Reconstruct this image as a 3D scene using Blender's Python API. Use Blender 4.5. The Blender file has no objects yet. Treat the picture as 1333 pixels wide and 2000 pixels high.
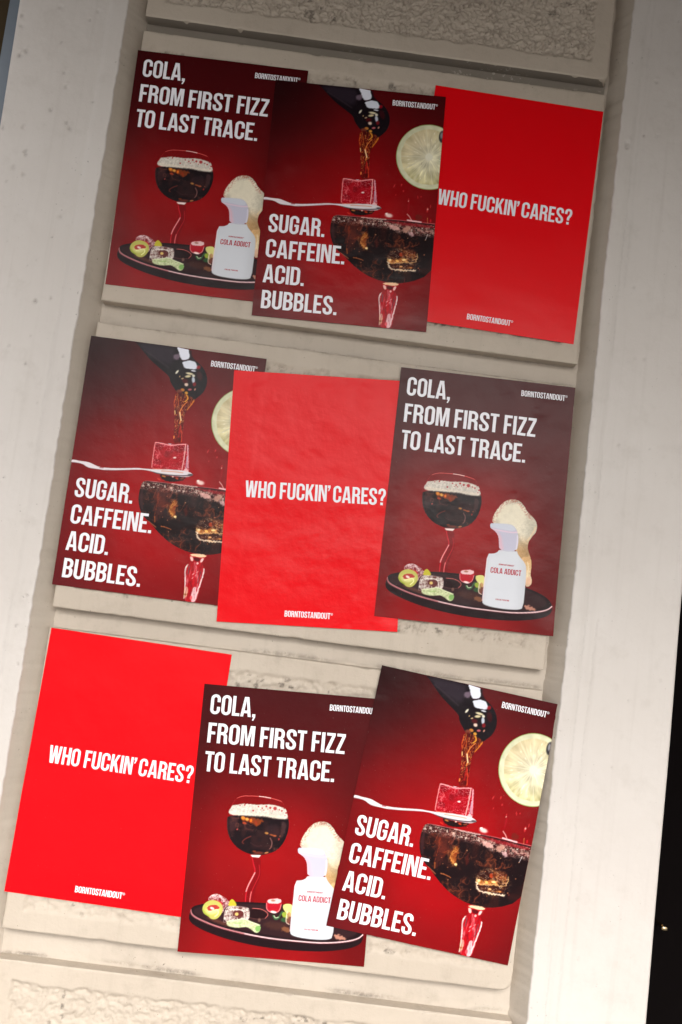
import bpy, bmesh, math, random
import numpy as np
from mathutils import Vector, Matrix
from mathutils.geometry import tessellate_polygon

# ------------------------------------------------------------------ camera, sky, sun, exposure
S = bpy.context.scene
COL = S.collection
CAM = (-0.003567, -2.163979, -0.232633)
ROT = ((0.991295, -0.130769, -0.015278), (-0.027515, -0.092283, -0.995353), (0.128751, 0.987109, -0.095078))
cd = bpy.data.cameras.new('camera')
cam = bpy.data.objects.new('camera', cd); COL.objects.link(cam)
M4 = Matrix([list(ROT[i]) + [CAM[i]] for i in range(3)] + [[0, 0, 0, 1]])
q = M4.to_quaternion(); q.normalize()
cam.matrix_world = Matrix.Translation(CAM) @ q.to_matrix().to_4x4()
cd.sensor_fit = 'VERTICAL'; cd.sensor_height = 36.0; cd.lens = 36.0 * 1804.3 / 2000.0
cd.clip_start = 0.05; cd.clip_end = 500.0
S.camera = cam

SUN_EL, SUN_AZ = math.radians(33), math.radians(172)      # azimuth of the sun, measured clockwise from +Y
w = bpy.data.worlds.new('World'); S.world = w; w.use_nodes = True
nt = w.node_tree; bg = nt.nodes['Background']
sky = nt.nodes.new('ShaderNodeTexSky'); sky.sky_type = 'NISHITA'; sky.sun_disc = False
sky.sun_elevation = SUN_EL; sky.sun_rotation = SUN_AZ; sky.air_density = 1.0; sky.dust_density = 6.0; sky.ozone_density = 1.0
hs = nt.nodes.new('ShaderNodeHueSaturation'); hs.inputs['Saturation'].default_value = 0.25
nt.links.new(sky.outputs['Color'], hs.inputs['Color'])
nt.links.new(hs.outputs['Color'], bg.inputs['Color']); bg.inputs['Strength'].default_value = 0.13
sd = bpy.data.lights.new('sun', 'SUN'); sd.energy = 1.05; sd.angle = math.radians(20); sd.color = (1.0, 0.95, 0.88)
sun = bpy.data.objects.new('sun', sd); COL.objects.link(sun)
sdir = Vector((math.sin(SUN_AZ) * math.cos(SUN_EL), math.cos(SUN_AZ) * math.cos(SUN_EL), math.sin(SUN_EL)))
sun.rotation_euler = sdir.to_track_quat('Z', 'Y').to_euler()
S.view_settings.view_transform = 'Standard'; S.view_settings.look = 'None'
S.view_settings.gamma = 1.0; S.view_settings.use_curve_mapping = False
S.view_settings.exposure = 0.82

# ------------------------------------------------------------------ numpy helpers
def hsh(ix, iy, seed):
    h = (ix.astype(np.int64) * 374761393 + iy.astype(np.int64) * 668265263 + seed * 974634777) & 0xffffffff
    h = ((h ^ (h >> 13)) * 1274126177) & 0xffffffff
    h = (h ^ (h >> 16)) & 0xffffffff
    return h / 4294967295.0
def noise(x, y, seed=0):
    x = np.asarray(x, float); y = np.asarray(y, float)
    ix = np.floor(x); iy = np.floor(y); fx = x - ix; fy = y - iy
    fx = fx * fx * fx * (fx * (fx * 6 - 15) + 10); fy = fy * fy * fy * (fy * (fy * 6 - 15) + 10)
    a = hsh(ix, iy, seed); b = hsh(ix + 1, iy, seed); c = hsh(ix, iy + 1, seed); d = hsh(ix + 1, iy + 1, seed)
    return (a + (b - a) * fx) * (1 - fy) + (c + (d - c) * fx) * fy
def fbm(x, y, seed=0, o=3):
    r = 0; a = 0.5; t = 0
    for k in range(o):
        r = r + a * noise(x * 2 ** k + 17.3 * k, y * 2 ** k + 5.1 * k, seed + k); t += a; a *= 0.5
    return r / t
def worley(x, y, seed=0):
    ix = np.floor(x); iy = np.floor(y); f1 = np.full(np.shape(x), 9.0); f2 = f1.copy()
    for a in (-1, 0, 1):
        for b in (-1, 0, 1):
            cx = ix + a; cy = iy + b
            d = np.hypot(cx + hsh(cx, cy, seed) - x, cy + hsh(cx, cy, seed + 77) - y)
            f2 = np.where(d < f1, f1, np.minimum(f2, d)); f1 = np.minimum(f1, d)
    return f1, f2
def sstep(a, b, x):
    t = np.clip((np.asarray(x, float) - a) / (b - a), 0, 1); return t * t * (3 - 2 * t)
def seg_near(P, poly, closed=True):
    """nearest point and distance from points P (N,2) to a polyline"""
    A = np.array(poly, float); B = np.roll(A, -1, 0) if closed else A[1:]
    if not closed: A = A[:-1]
    best = np.full(len(P), 1e18); near = np.zeros_like(P)
    for a, b in zip(A, B):
        d = b - a; L = d @ d + 1e-12
        t = np.clip(((P - a) @ d) / L, 0, 1)
        c = a + t[:, None] * d; q = ((P - c) ** 2).sum(1); m = q < best
        best[m] = q[m]; near[m] = c[m]
    return np.sqrt(best), near
def inside(P, poly):
    A = np.array(poly, float); B = np.roll(A, -1, 0); r = np.zeros(len(P), bool)
    x, y = P[:, 0], P[:, 1]
    for (ax, ay), (bx, by) in zip(A, B):
        if ay == by: continue
        c = ((ay > y) != (by > y)) & (x < (bx - ax) * (y - ay) / (by - ay) + ax)
        r ^= c
    return r
def smooth(poly, n=2, closed=True):
    P = np.array(poly, float)
    for _ in range(n):
        if closed:
            Q = np.roll(P, -1, 0); P = np.stack([P * .75 + Q * .25, P * .25 + Q * .75], 1).reshape(-1, 2)
        else:
            Q = np.stack([P[:-1] * .75 + P[1:] * .25, P[:-1] * .25 + P[1:] * .75], 1).reshape(-1, 2)
            P = np.vstack([P[:1], Q, P[-1:]])
    return P
def lin(c):
    c = np.asarray(c, float) / 255.0
    return np.where(c <= 0.04045, c / 12.92, ((c + 0.055) / 1.055) ** 2.4)

# ------------------------------------------------------------------ object helpers
def tag(o, label=None, cat=None, group=None, kind=None):
    if label: o['label'] = label
    if cat: o['category'] = cat
    if group: o['group'] = group
    if kind: o['kind'] = kind
    return o
def empty(name, loc=(0, 0, 0)):
    o = bpy.data.objects.new(name, None); COL.objects.link(o); o.location = loc
    o.empty_display_size = 0.1; return o
def mesh_obj(name, verts, faces, mat, parent=None, smooth_sh=False, attrs=None):
    me = bpy.data.meshes.new(name)
    verts = np.asarray(verts, float)
    me.from_pydata(verts.tolist(), [], faces.tolist() if isinstance(faces, np.ndarray) else faces)
    for k, v in (attrs or {}).items():
        if np.ndim(v) == 2:
            a = me.color_attributes.new(k, 'FLOAT_COLOR', 'POINT')
            a.data.foreach_set('color', np.c_[v, np.ones(len(v))].astype(np.float32).ravel())
        else:
            a = me.attributes.new(k, 'FLOAT', 'POINT'); a.data.foreach_set('value', np.asarray(v, np.float32))
    if smooth_sh: me.polygons.foreach_set('use_smooth', np.ones(len(me.polygons), bool))
    me.materials.append(mat); me.update()
    o = bpy.data.objects.new(name, me); COL.objects.link(o)
    if parent: o.parent = parent
    return o
def box(name, x0, x1, y0, y1, z0, z1, mat, parent=None, bevel=0.0):
    bm = bmesh.new(); bmesh.ops.create_cube(bm, size=1)
    for v in bm.verts:
        v.co = Vector(((x0 + x1) / 2 + v.co.x * (x1 - x0), (y0 + y1) / 2 + v.co.y * (y1 - y0), (z0 + z1) / 2 + v.co.z * (z1 - z0)))
    if bevel: bmesh.ops.bevel(bm, geom=bm.edges[:], offset=bevel, segments=2, affect='EDGES')
    me = bpy.data.meshes.new(name); bm.to_mesh(me); bm.free(); me.materials.append(mat)
    o = bpy.data.objects.new(name, me); COL.objects.link(o)
    if parent: o.parent = parent
    return o
def grid_faces(nx, nz, flip=False):
    i = np.arange(nx - 1)[None, :]; j = np.arange(nz - 1)[:, None]
    a = (j * nx + i).ravel()
    f = np.stack([a, a + 1, a + nx + 1, a + nx], 1)
    return f[:, ::-1] if flip else f

# ------------------------------------------------------------------ materials
def newmat(name):
    m = bpy.data.materials.new(name); m.use_nodes = True
    return m, m.node_tree, m.node_tree.nodes['Principled BSDF']
class N:
    def __init__(s, t): s.t = t
    def __call__(s, typ, **kw):
        n = s.t.nodes.new('ShaderNode' + typ)
        for k, v in kw.items():
            if isinstance(v, bpy.types.NodeSocket): s.t.links.new(v, n.inputs[k])
            elif k in n.inputs: n.inputs[k].default_value = v
            else: setattr(n, k, v)
        return n
    def math(s, op, a, b=None, clamp=False):
        n = s.t.nodes.new('ShaderNodeMath'); n.operation = op; n.use_clamp = clamp
        for i, v in enumerate((a, b)):
            if v is None: continue
            if isinstance(v, bpy.types.NodeSocket): s.t.links.new(v, n.inputs[i])
            else: n.inputs[i].default_value = v
        return n.outputs[0]
    def mix(s, f, a, b):
        n = s.t.nodes.new('ShaderNodeMix'); n.data_type = 'RGBA'
        for k, v in ((0, f), (6, a), (7, b)):
            if isinstance(v, bpy.types.NodeSocket): s.t.links.new(v, n.inputs[k])
            else: n.inputs[k].default_value = v if k == 0 else (v[0], v[1], v[2], 1)
        return n.outputs[2]
    def ramp(s, x, lo, hi):
        n = s.t.nodes.new('ShaderNodeMapRange'); n.clamp = True; n.interpolation_type = 'SMOOTHSTEP'
        s.t.links.new(x, n.inputs[0]); n.inputs[1].default_value = lo; n.inputs[2].default_value = hi
        return n.outputs[0]
    def noise(s, scale, detail=4, rough=.55, vec=None):
        n = s('TexNoise', Scale=scale, Detail=detail, Roughness=rough)
        if vec is not None: s.t.links.new(vec, n.inputs['Vector'])
        return n.outputs['Fac']

def paint_mat(name, base, dark, light, dirt_and_shade=(.09, .075, .06), rough=.62, speck=.5, streak=0.0, bump=.25, stain=False):
    m, t, b = newmat(name); n = N(t)
    pos = n('NewGeometry').outputs['Position']
    big = n.ramp(n.noise(3.2, 5, .6, pos), .35, .68)
    c = n.mix(n.math('MULTIPLY', big, .55), base, light)
    mid = n.ramp(n.noise(17, 6, .65, pos), .5, .75)
    c = n.mix(n.math('MULTIPLY', mid, .45), c, dark)
    # vertical streaks of grime
    mp = n('Mapping', Vector=pos); mp.inputs['Scale'].default_value = (60, 60, 2.2)
    st = n.ramp(n.noise(1.0, 4, .6, mp.outputs[0]), .5, .8)
    c = n.mix(n.math('MULTIPLY', st, .2 + streak), c, dark)
    # small specks
    sp = n.ramp(n.noise(150, 2, .5, pos), .70, .76)
    zone = n.ramp(n.noise(6, 3, .6, pos), .45, .62)
    c = n.mix(n.math('MULTIPLY', n.math('MULTIPLY', sp, zone), speck), c, dirt_and_shade)
    at = n('Attribute', attribute_name='dirt_and_shade').outputs['Fac']
    gr = n.math('MULTIPLY', at, n.ramp(n.noise(70, 5, .7, pos), .3, .62))
    c = n.mix(gr, c, dirt_and_shade)
    if stain:   # grey damp stain with flaked paint along the top joint
        at2 = n('Attribute', attribute_name='stain').outputs['Fac']
        wob = n.ramp(n.math('ADD', at2, n.math('MULTIPLY', n.noise(25, 5, .6, pos), .5)), .62, .85)
        c = n.mix(wob, c, (.25, .218, .182))
        fl = n.math('MULTIPLY', n.ramp(n.noise(75, 6, .75, pos), .585, .62), n.ramp(n.noise(5, 2, .5, pos), .5, .58))
        c = n.mix(n.math('MULTIPLY', fl, at2), c, (.44, .40, .34))
    t.links.new(c, b.inputs['Base Color'])
    r = n.math('ADD', n.math('MULTIPLY', n.noise(9, 4, .6, pos), .25), rough - .12)
    t.links.new(r, b.inputs['Roughness'])
    b.inputs['Specular IOR Level'].default_value = 0.35
    h = n.math('ADD', n.math('MULTIPLY', n.noise(45, 6, .6, pos), 1.0), n.math('MULTIPLY', n.noise(260, 3, .6, pos), .22))
    h = n.math('SUBTRACT', h, n.math('MULTIPLY', sp, .25))
    bp = n('Bump', Height=h, Strength=bump, Distance=.004)
    t.links.new(bp.outputs[0], b.inputs['Normal'])
    return m
M_wall = paint_mat('beige_wall_paint', (.465, .405, .34), (.35, .30, .245), (.52, .462, .395), speck=.7, stain=True)
M_rough = paint_mat('beige_rough_stucco', (.455, .39, .32), (.34, .285, .23), (.51, .445, .37), speck=.8, bump=.35, stain=True)
M_white = paint_mat('white_pilaster_paint', (.555, .515, .482), (.475, .435, .40), (.60, .565, .535), dirt_and_shade=(.13, .11, .095), rough=.5, speck=.55, streak=.12, bump=.22)

def simple_mat(name, col, rough=.5, metal=0.0, var=.2, scale=20):
    m, t, b = newmat(name); n = N(t)
    pos = n('NewGeometry').outputs['Position']
    f = n.math('MULTIPLY', n.noise(scale, 5, .6, pos), var * 2)
    c = n.mix(f, col, tuple(k * .45 for k in col))
    t.links.new(c, b.inputs['Base Color']); b.inputs['Roughness'].default_value = rough; b.inputs['Metallic'].default_value = metal
    bp = n('Bump', Height=n.noise(scale * 12, 3, .6, pos), Strength=.12, Distance=.002)
    t.links.new(bp.outputs[0], b.inputs['Normal'])
    return m
M_frame = simple_mat('grey_blue_metal', (.13, .16, .20), .4)
M_brown = simple_mat('dark_brown_wood', (.05, .03, .010), .6, scale=8); M_brown.node_tree.nodes['Principled BSDF'].inputs['Specular IOR Level'].default_value = .15
M_dark = simple_mat('dark_interior', (.003, .002, .002), .9); M_dark.node_tree.nodes['Principled BSDF'].inputs['Specular IOR Level'].default_value = .05  # near-black colour stands in for the unlit depth of the doorway
M_brass = simple_mat('worn_brass', (.55, .42, .25), .25, 1.0)
M_pave = simple_mat('grey_paving', (.30, .29, .28), .8, scale=2)
M_shade_slab = simple_mat('shade_slab_grey', (.13, .12, .105), .8, scale=3)  # dull grey for the added shading slab

def paper_mat(name, col=None):
    """coated paper: print colour from the mesh, crumple relief in poster space"""
    m, t, b = newmat(name); n = N(t)
    if col is None:
        at = n('Attribute', attribute_name='ink'); c = at.outputs['Color']
    else:
        c = n.mix(.0, col, col)
    tc = n('TexCoord').outputs['Object']
    sd_ = n('Attribute', attribute_type='OBJECT', attribute_name='seed').outputs['Fac']
    mp = n('VectorMath', operation='ADD'); t.links.new(tc, mp.inputs[0])
    cx = n('CombineXYZ'); t.links.new(sd_, cx.inputs[0]); t.links.new(sd_, cx.inputs[1]); t.links.new(cx.outputs[0], mp.inputs[1])
    v = mp.outputs[0]
    # ink mottling and dust
    dust = n.ramp(n.noise(300, 2, .5, v), .74, .77)
    c2 = n.mix(n.math('MULTIPLY', dust, .10), c, (.6, .55, .5))
    t.links.new(c2, b.inputs['Base Color'])
    k = n('Attribute', attribute_type='OBJECT', attribute_name='crumple').outputs['Fac']
    w1 = n.noise(7, 3, .5, v); w2 = n.noise(30, 4, .55, v)
    vo = n('TexVoronoi', feature='SMOOTH_F1', Scale=22.0); t.links.new(v, vo.inputs['Vector'])
    dent = n.ramp(vo.outputs['Distance'], .0, .28)
    zone = n.ramp(n.noise(6, 2, .5, v), .42, .62)
    h = n.math('ADD', n.math('MULTIPLY', w1, 1.1), n.math('MULTIPLY', w2, .20))
    h = n.math('ADD', h, n.math('MULTIPLY', n.math('MULTIPLY', dent, zone), .12))
    bp = n('Bump', Height=h, Distance=.010); t.links.new(k, bp.inputs['Strength'])
    fine = n('Bump', Height=n.noise(120, 3, .6, v), Strength=.05, Distance=.002)
    t.links.new(bp.outputs[0], fine.inputs['Normal'])
    t.links.new(fine.outputs[0], b.inputs['Normal'])
    r = n.math('ADD', n.math('MULTIPLY', n.noise(14, 4, .6, v), .10), .20)
    t.links.new(r, b.inputs['Roughness'])
    b.inputs['Specular IOR Level'].default_value = 0.14
    return m
M_ink = paper_mat('printed_paper')
M_red = paper_mat('red_printed_paper', (.72, .0015, .006))
M_wink = paper_mat('white_ink', (.82, .81, .86))
M_rink = paper_mat('red_ink', (.42, .02, .04))

# ------------------------------------------------------------------ setting: ground, added overhang that shades the wall
def grid_plane(name, x0, x1, y0, y1, z, mat, down=False):
    v = [(x0, y0, z), (x1, y0, z), (x1, y1, z), (x0, y1, z)]
    return mesh_obj(name, v, [(3, 2, 1, 0) if down else (0, 1, 2, 3)], mat)
g = grid_plane('ground', -150, 150, -150, 150, -1.95, M_pave); tag(g, kind='structure')
ov = empty('shade_slab', (0, 0, 1.50))  # out-of-view slab added to keep sky light off the wall's top
tag(ov, 'unseen slab added above the posters to shade the upper wall', 'shade_slab')
box('slab', -1.3, 5, -3.3, .34, 0, .22, M_shade_slab, ov, .01)
box('shade_slab_edge', -1.32, 5.02, -3.35, -3.302, -.03, .28, M_shade_slab, ov, .008)

# ------------------------------------------------------------------ the wall: back panel and stone blocks
CX, CY = CAM[0], -CAM[1]
LARR = [(-.648, -2), (-.649, -.76), (-.6485, -.2), (-.651, .3), (-.6505, .9), (-.652, 1.9)]
RARR = [(.593, -2), (.591, -.9), (.590, -.5), (.594, -.1), (.592, .3), (.589, .6), (.591, 1.3), (.591, 1.9)]
def at_depth(x, z, y):      # a point seen on the plane y=0, moved to depth y along its line of sight (layout only)
    k = (CY + y) / CY
    return CX + (x - CX) * k, CAM[2] + (z - CAM[2]) * k
wall = empty('rusticated_wall', (0, 0, -1.95))
tag(wall, 'beige painted wall strip of raised rough stucco blocks between two white pilasters', 'wall')
wz = 1.95
def block(x0, x1, z0, z1, seed, amp, soft, dirt_top, round_br=0.0, step=.004, margin=.045):
    D = .035
    ex = np.array([0, .0012, .0028, .005, .008])
    xs = np.concatenate([x0 + ex, np.arange(x0 + .012, x1 - .011, step), (x1 - ex)[::-1]])
    zs = np.concatenate([z0 + ex, np.arange(z0 + .012, z1 - .011, step), (z1 - ex)[::-1]])
    X, Z = np.meshgrid(xs, zs); X = X.ravel(); Z = Z.ravel()
    # signed distance inside the (possibly rounded) rectangle
    dx = np.minimum(X - x0, x1 - X); dz = np.minimum(Z - z0, z1 - Z); d = np.minimum(dx, dz)
    if round_br:
        r = round_br; qx = (x1 - r) - X; qz = Z - (z0 + r)
        c = (qx < 0) & (qz < 0); d = np.where(c, np.minimum(d, r - np.hypot(qx, qz)), d)
    chip = (fbm(X * 26, Z * 26, seed, 4) - .5) * .0018 + np.maximum(fbm(X * 24, Z * 24, seed + 9, 3) - .70, 0) * .022
    de = d - np.maximum(chip, -.0006) + .0006
    R = .0045
    t = np.clip(de / R, 0, 1); edge = R * (1 - np.sqrt(np.clip(1 - (1 - t) ** 2, 0, 1)))
    edge = np.where(de < 0, np.minimum(R - de * 6, D - .001), edge)
    # rough sunken centre
    dm = d + (fbm(X * 30, Z * 30, seed + 3, 3) - .5) * .012
    m = sstep(margin - .004, margin + .006, dm)
    n1 = fbm(X * 62 + 7 * noise(X * 40, Z * 40, seed + 5) * .25, Z * 62, seed + 1, 3)
    n2 = fbm(X * 150, Z * 150, seed + 2, 2)
    wx = X + (fbm(X * 55, Z * 55, seed + 20, 2) - .5) * .014; wz_ = Z + (fbm(X * 55, Z * 55, seed + 21, 2) - .5) * .014
    b1 = np.abs(fbm(wx * 84, wz_ * 92, seed + 6, 2) * 2 - 1); b2 = np.abs(noise(wx * 150, wz_ * 165, seed + 40) * 2 - 1)
    cre = np.clip(sstep(.0, .30, b1) * (.55 + .45 * sstep(0, .5, b2)), 0, 1)
    if soft: rel = .55 * sstep(.25, .75, n1) + .25 * cre + n2 * .20
    else: rel = np.clip(cre * (.45 + .55 * sstep(.25, .6, n1)), 0, 1) * .85 + .15 * n2
    y = edge + m * ((1 - rel) * amp + .0006)
    y = y + (fbm(X * 5, Z * 5, seed + 8, 3) - .5) * .0016 * (1 - m)
    dirt_and_shade = m * sstep(.62, .92, 1 - rel) * (.42 if not soft else .16) * sstep(.25, .6, fbm(X * 25, Z * 25, seed + 31, 2))  # crevice grime, deepened to stand in for weak relief shading
    dirt_and_shade = np.maximum(dirt_and_shade, dirt_top * .5 * np.exp(-((z1 - Z) / .006) ** 2) * sstep(.4, .7, fbm(X * 20, Z * 30, seed + 4, 3)))
    dirt_and_shade = np.maximum(dirt_and_shade, .8 * sstep(.71, .76, fbm(X * 70, Z * 70, seed + 11, 2)) * sstep(.5, .65, fbm(X * 6, Z * 6, seed + 12, 2)) * m)
    V = np.c_[X, y, Z + wz]; nx, nz = len(xs), len(zs)
    F = grid_faces(nx, nz).tolist()
    # skirts back to the panel
    ring = [i for i in range(nx)] + [j * nx + nx - 1 for j in range(1, nz)] + [(nz - 1) * nx + i for i in range(nx - 2, -1, -1)] + [j * nx for j in range(nz - 2, 0, -1)]
    front = V[ring].copy(); back = front.copy(); b0 = len(V); back[:, 1] = D + .004; k = len(ring)
    V = np.vstack([V, front, back])
    F += [(b0 + i, b0 + k + i, b0 + k + (i + 1) % k, b0 + (i + 1) % k) for i in range(k)]
    dirt_and_shade = np.concatenate([dirt_and_shade, dirt_and_shade[ring] * .4, dirt_and_shade[ring] * .6 + .15]); st = np.zeros(len(V))  # block sides slightly darker towards the panel
    if z0 > 1: st[b0:] = 1.0 * (V[b0:, 2] < z0 + wz + .01)
    me = mesh_obj('stucco_block', V, F, M_rough, wall, True, {'dirt_and_shade': dirt_and_shade, 'stain': st})
    return me
XL, XR = -.6041, .5473
block(XL - .002, XR - .001, 1.128, 1.56, 11, .0072, False, .0, step=.0022)
block(XL, XR, .403, 1.090, 23, .0065, False, .5)
block(XL, XR, -.3317, .349, 35, .0065, False, .9)
block(XL + .001, XR + .002, -1.053, -.3786, 47, .0078, True, .4, round_br=.022, step=.0034)
block(XL, XR + .012, -1.93, -1.118, 59, .0080, True, .3, step=.0027)
# back panel of the recess
xs = np.arange(-.70, .701, .006); zs = np.arange(-1.95, 1.601, .004)
X, Z = np.meshgrid(xs, zs); X = X.ravel(); Z = Z.ravel()
y = .035 + (fbm(X * 8, Z * 8, 71, 4) - .5) * .003 + (fbm(X * 45, Z * 45, 75, 3) - .5) * .0008
gro = np.zeros_like(X); sta = np.zeros_like(X)
inx = sstep(XL - .02, XL + .01, X) * (1 - sstep(XR - .01, XR + .015, X))
for gz0, gz1, a in ((.349, .403, .55), (-.3786, -.3317, .5), (-1.118, -1.053, .75)):
    c = gz0 + .004 + .004 * (fbm(X * 4, X * 0, 5, 3) - .5)
    gro = np.maximum(gro, a * np.exp(-((Z - c) / .006) ** 2) * inx * sstep(.40, .62, fbm(X * 9, Z * 30, 81, 3)))
    gro = np.maximum(gro, a * .5 * np.exp(-((Z - gz1) / .003) ** 2) * inx)  # thin shadow line under each upper block, put into the colour
sta = 1.0 * sstep(1.075, 1.092, Z) * sstep(1.16, 1.135, Z) * inx
gro = np.maximum(gro, .35 * (np.abs(Z - 1.13) < .01) * inx)  # darker upper edge of the stained joint
mesh_obj('back_panel', np.c_[X, y, Z + wz], grid_faces(len(xs), len(zs)), M_wall, wall, True, {'dirt_and_shade': gro, 'stain': sta})

# ------------------------------------------------------------------ pilasters
def interp_poly(z, pts):
    p = sorted(pts); return np.interp(z, [a for a, b in p], [b for a, b in p])
YP = -.014
def pilaster(side, label, arris, outer, bead, pits, seed, cracks=()):
    root = empty('pilaster', (side * .74, 0, -1.95))
    tag(root, label, 'pilaster', 'white pilasters flanking the poster wall')
    zs = np.arange(-1.95, 1.601, .004)
    k = (CY + YP) / CY
    xa = interp_poly(zs, [(z, x * k) for x, z in arris]); xo = interp_poly(zs, [(z, x * k) for x, z in outer])
    # ragged paint edge
    xa = xa + (fbm(zs * 5, zs * 0 + .5, seed, 3) - .5) * .0018 + (fbm(zs * 60, zs * 0, seed + 2, 2) - .5) * .0030 + .0012 * side * sstep(.60, .66, fbm(zs * 22, zs * 0 + 3, seed + 5, 3))
    W = np.abs(xo - xa)
    near = np.concatenate([np.array([0, .0012, .003, .005, .0075]), np.arange(.0105, .05, .0025)])
    nU = 72
    U = np.concatenate([near, np.linspace(.053, 1, nU)])     # metres from the arris, then stretched
    V = []; dirt_and_shade = []
    Ws = W[:, None]
    far = U > .05
    um = np.where(far[None, :], .05 + (U[None, :] - .053) / (1 - .053) * (Ws - .05) + .0 , U[None, :] * np.ones_like(Ws))
    um[:, far] = .053 + (U[far] - .053)[None, :] / (1 - .053) * (Ws - .053)
    X = xa[:, None] + side * um; Z = zs[:, None] * np.ones_like(X)
    R = .006
    R = .003; t = np.clip(um / R, 0, 1); y = YP + R * (1 - np.sqrt(1 - (1 - t) ** 2))
    rr = Ws - um; t2 = np.clip(rr / .010, 0, 1); y = y + .010 * (1 - np.sqrt(1 - (1 - t2) ** 2))
    # bead band beside the arris
    bw = bead + (fbm(Z * 1.5, Z * 0 + 9, seed + 7, 2) - .5) * .006
    y = y - .0018 * sstep(bw + .007, bw - .006, um) + .0006 * np.exp(-((um - bw - .008) / .004) ** 2)
    if side > 0:
        y = y - .0012 * np.exp(-((um - bead * .5) / .012) ** 2)
    y = y + (fbm(X * 4, Z * 1.5, seed + 11, 4) - .5) * .006 + (fbm(X * 30, Z * 22, seed + 13, 3) - .5) * .0013
    dt = np.zeros_like(X)
    dt = np.maximum(dt, .16 * np.exp(-((um - bw - .006) / .0022) ** 2) * sstep(.4, .7, fbm(X * 8, Z * 8, seed + 15, 3)))  # broken darker line along the bead's outer edge
    for (px, pz, r, dd) in pits:
        px, pz = CX + (px - CX) * k, CAM[2] + (pz - CAM[2]) * k
        rn = r * .72 * (.6 + .8 * noise(X * 260, Z * 260, seed))
        gz = np.exp(-(((X - px) ** 2 + (Z - pz) ** 2) / rn ** 2)); y = y + .0030 * gz - .0012 * np.exp(-(((X - px) ** 2 + (Z - pz - r * 1.3) ** 2) / rn ** 2)); dt = np.maximum(dt, dd * .7 * gz)
    rng = random.Random(seed)
    for _ in range(20):
        px = rng.uniform(.02, .27); pz = rng.uniform(-1.3, 1.35); r = rng.uniform(.0018, .0032)
        gz = np.exp(-(((um - px) ** 2 + (Z - pz) ** 2) / r ** 2)); y = y + .0016 * gz; dt = np.maximum(dt, rng.uniform(.2, .8) * gz)
    for pts in cracks:
        P = np.c_[um.ravel(), Z.ravel()]
        d, _ = seg_near(P, pts, False); gz = np.exp(-(d.reshape(um.shape) / .0022) ** 2); y = y + .0008 * gz; dt = np.maximum(dt, .14 * gz)
    nu, nz = um.shape[1], um.shape[0]
    P = np.c_[X.ravel(), y.ravel(), Z.ravel() + 1.95]; P[:, 0] -= side * .74
    F = grid_faces(nu, nz, flip=side < 0)
    mesh_obj('pilaster_face', P, F, M_white, root, True, {'dirt_and_shade': dt.ravel(), 'stain': np.zeros(dt.size)})
    # reveal, painted beige, from the arris back to the recess
    ys = np.array([0, .012, .03, .05, .07]) ; Y0 = y[:, 0]
    RX = xa[:, None] - side * ys[None, :] * (.82 if side < 0 else .62) + (fbm(zs[:, None] * 20, ys[None, :] * 20, seed + 30, 3) - .5) * .0004
    RY = Y0[:, None] + ys[None, :] + .0003
    RZ = zs[:, None] + 0 * RX
    P = np.c_[RX.ravel() - side * .74, RY.ravel(), RZ.ravel() + 1.95]
    mesh_obj('reveal', P, grid_faces(len(ys), nz, flip=side > 0), M_wall, root, True, {'dirt_and_shade': np.zeros(P.shape[0]), 'stain': np.zeros(P.shape[0])})
    # outer return
    oy = np.array([0, .1, .26]); OX = X[:, -1][:, None] + 0 * oy[None, :]; OY = y[:, -1][:, None] + oy[None, :]
    P = np.c_[OX.ravel() - side * .74, OY.ravel(), (zs[:, None] + 0 * OX).ravel() + 1.95]
    mesh_obj('outer_return', P, grid_faces(len(oy), nz, flip=side < 0), M_white, root, True, {'dirt_and_shade': np.zeros(P.shape[0]), 'stain': np.zeros(P.shape[0])})
    return root
def pxw(px, py):   # photograph pixel -> point on the wall plane y=0 (layout measurements)
    f = 1804.3; d = [(px - 666.5) / f, -(py - 1000) / f, -1]
    D = [sum(ROT[i][j] * d[j] for j in range(3)) for i in range(3)]
    t = -CAM[1] / D[1]; return CAM[0] + t * D[0], CAM[2] + t * D[2]
pitl = [(43, 30, .006, .7), (42, 48, .007, .5), (52, 100, .006, .9), (40, 106, .007, .9), (100, 214, .006, .95), (46, 247, .006, .95), (5, 249, .006, .8),
        (131, 240, .005, .7), (137, 250, .007, .95), (50, 296, .006, .9), (51, 302, .005, .9), (26, 327, .006, .5), (45, 341, .006, .5), (118, 425, .006, .5),
        (69, 588, .006, 1), (100, 582, .004, .7), (60, 657, .004, .5), (18, 675, .004, 1), (124, 697, .004, .8), (50, 710, .004, .8), (118, 13, .006, .4), (193, 22, .005, .6), (177, 38, .004, .6),
        (130, 169, .005, .5), (126, 141, .004, .5), (73, 788, .004, .6), (52, 1164, .004, .7), (36, 1297, .004, .6)]
pitl = [(*pxw(a, b), r, d) for a, b, r, d in pitl]
pitr = [(*pxw(a, b), r, d) for a, b, r, d in [(1226, 282, .009, .5), (1224, 290, .006, .6), (1283, 160, .005, .4), (1290, 1330, .004, .4), (1260, 700, .004, .5), (1210, 870, .004, .5), (1195, 1500, .004, .4), (1240, 560, .004, .4)]]
pilaster(-1, 'left white pilaster, pitted paint, beside a narrow grey metal frame',
         LARR,
         [(-.9205, 1.9), (-.9195, 1.12), (-.9145, .81), (-.913, 0), (-.913, -2)], .043, pitl, 101,
         cracks=[])
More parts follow.
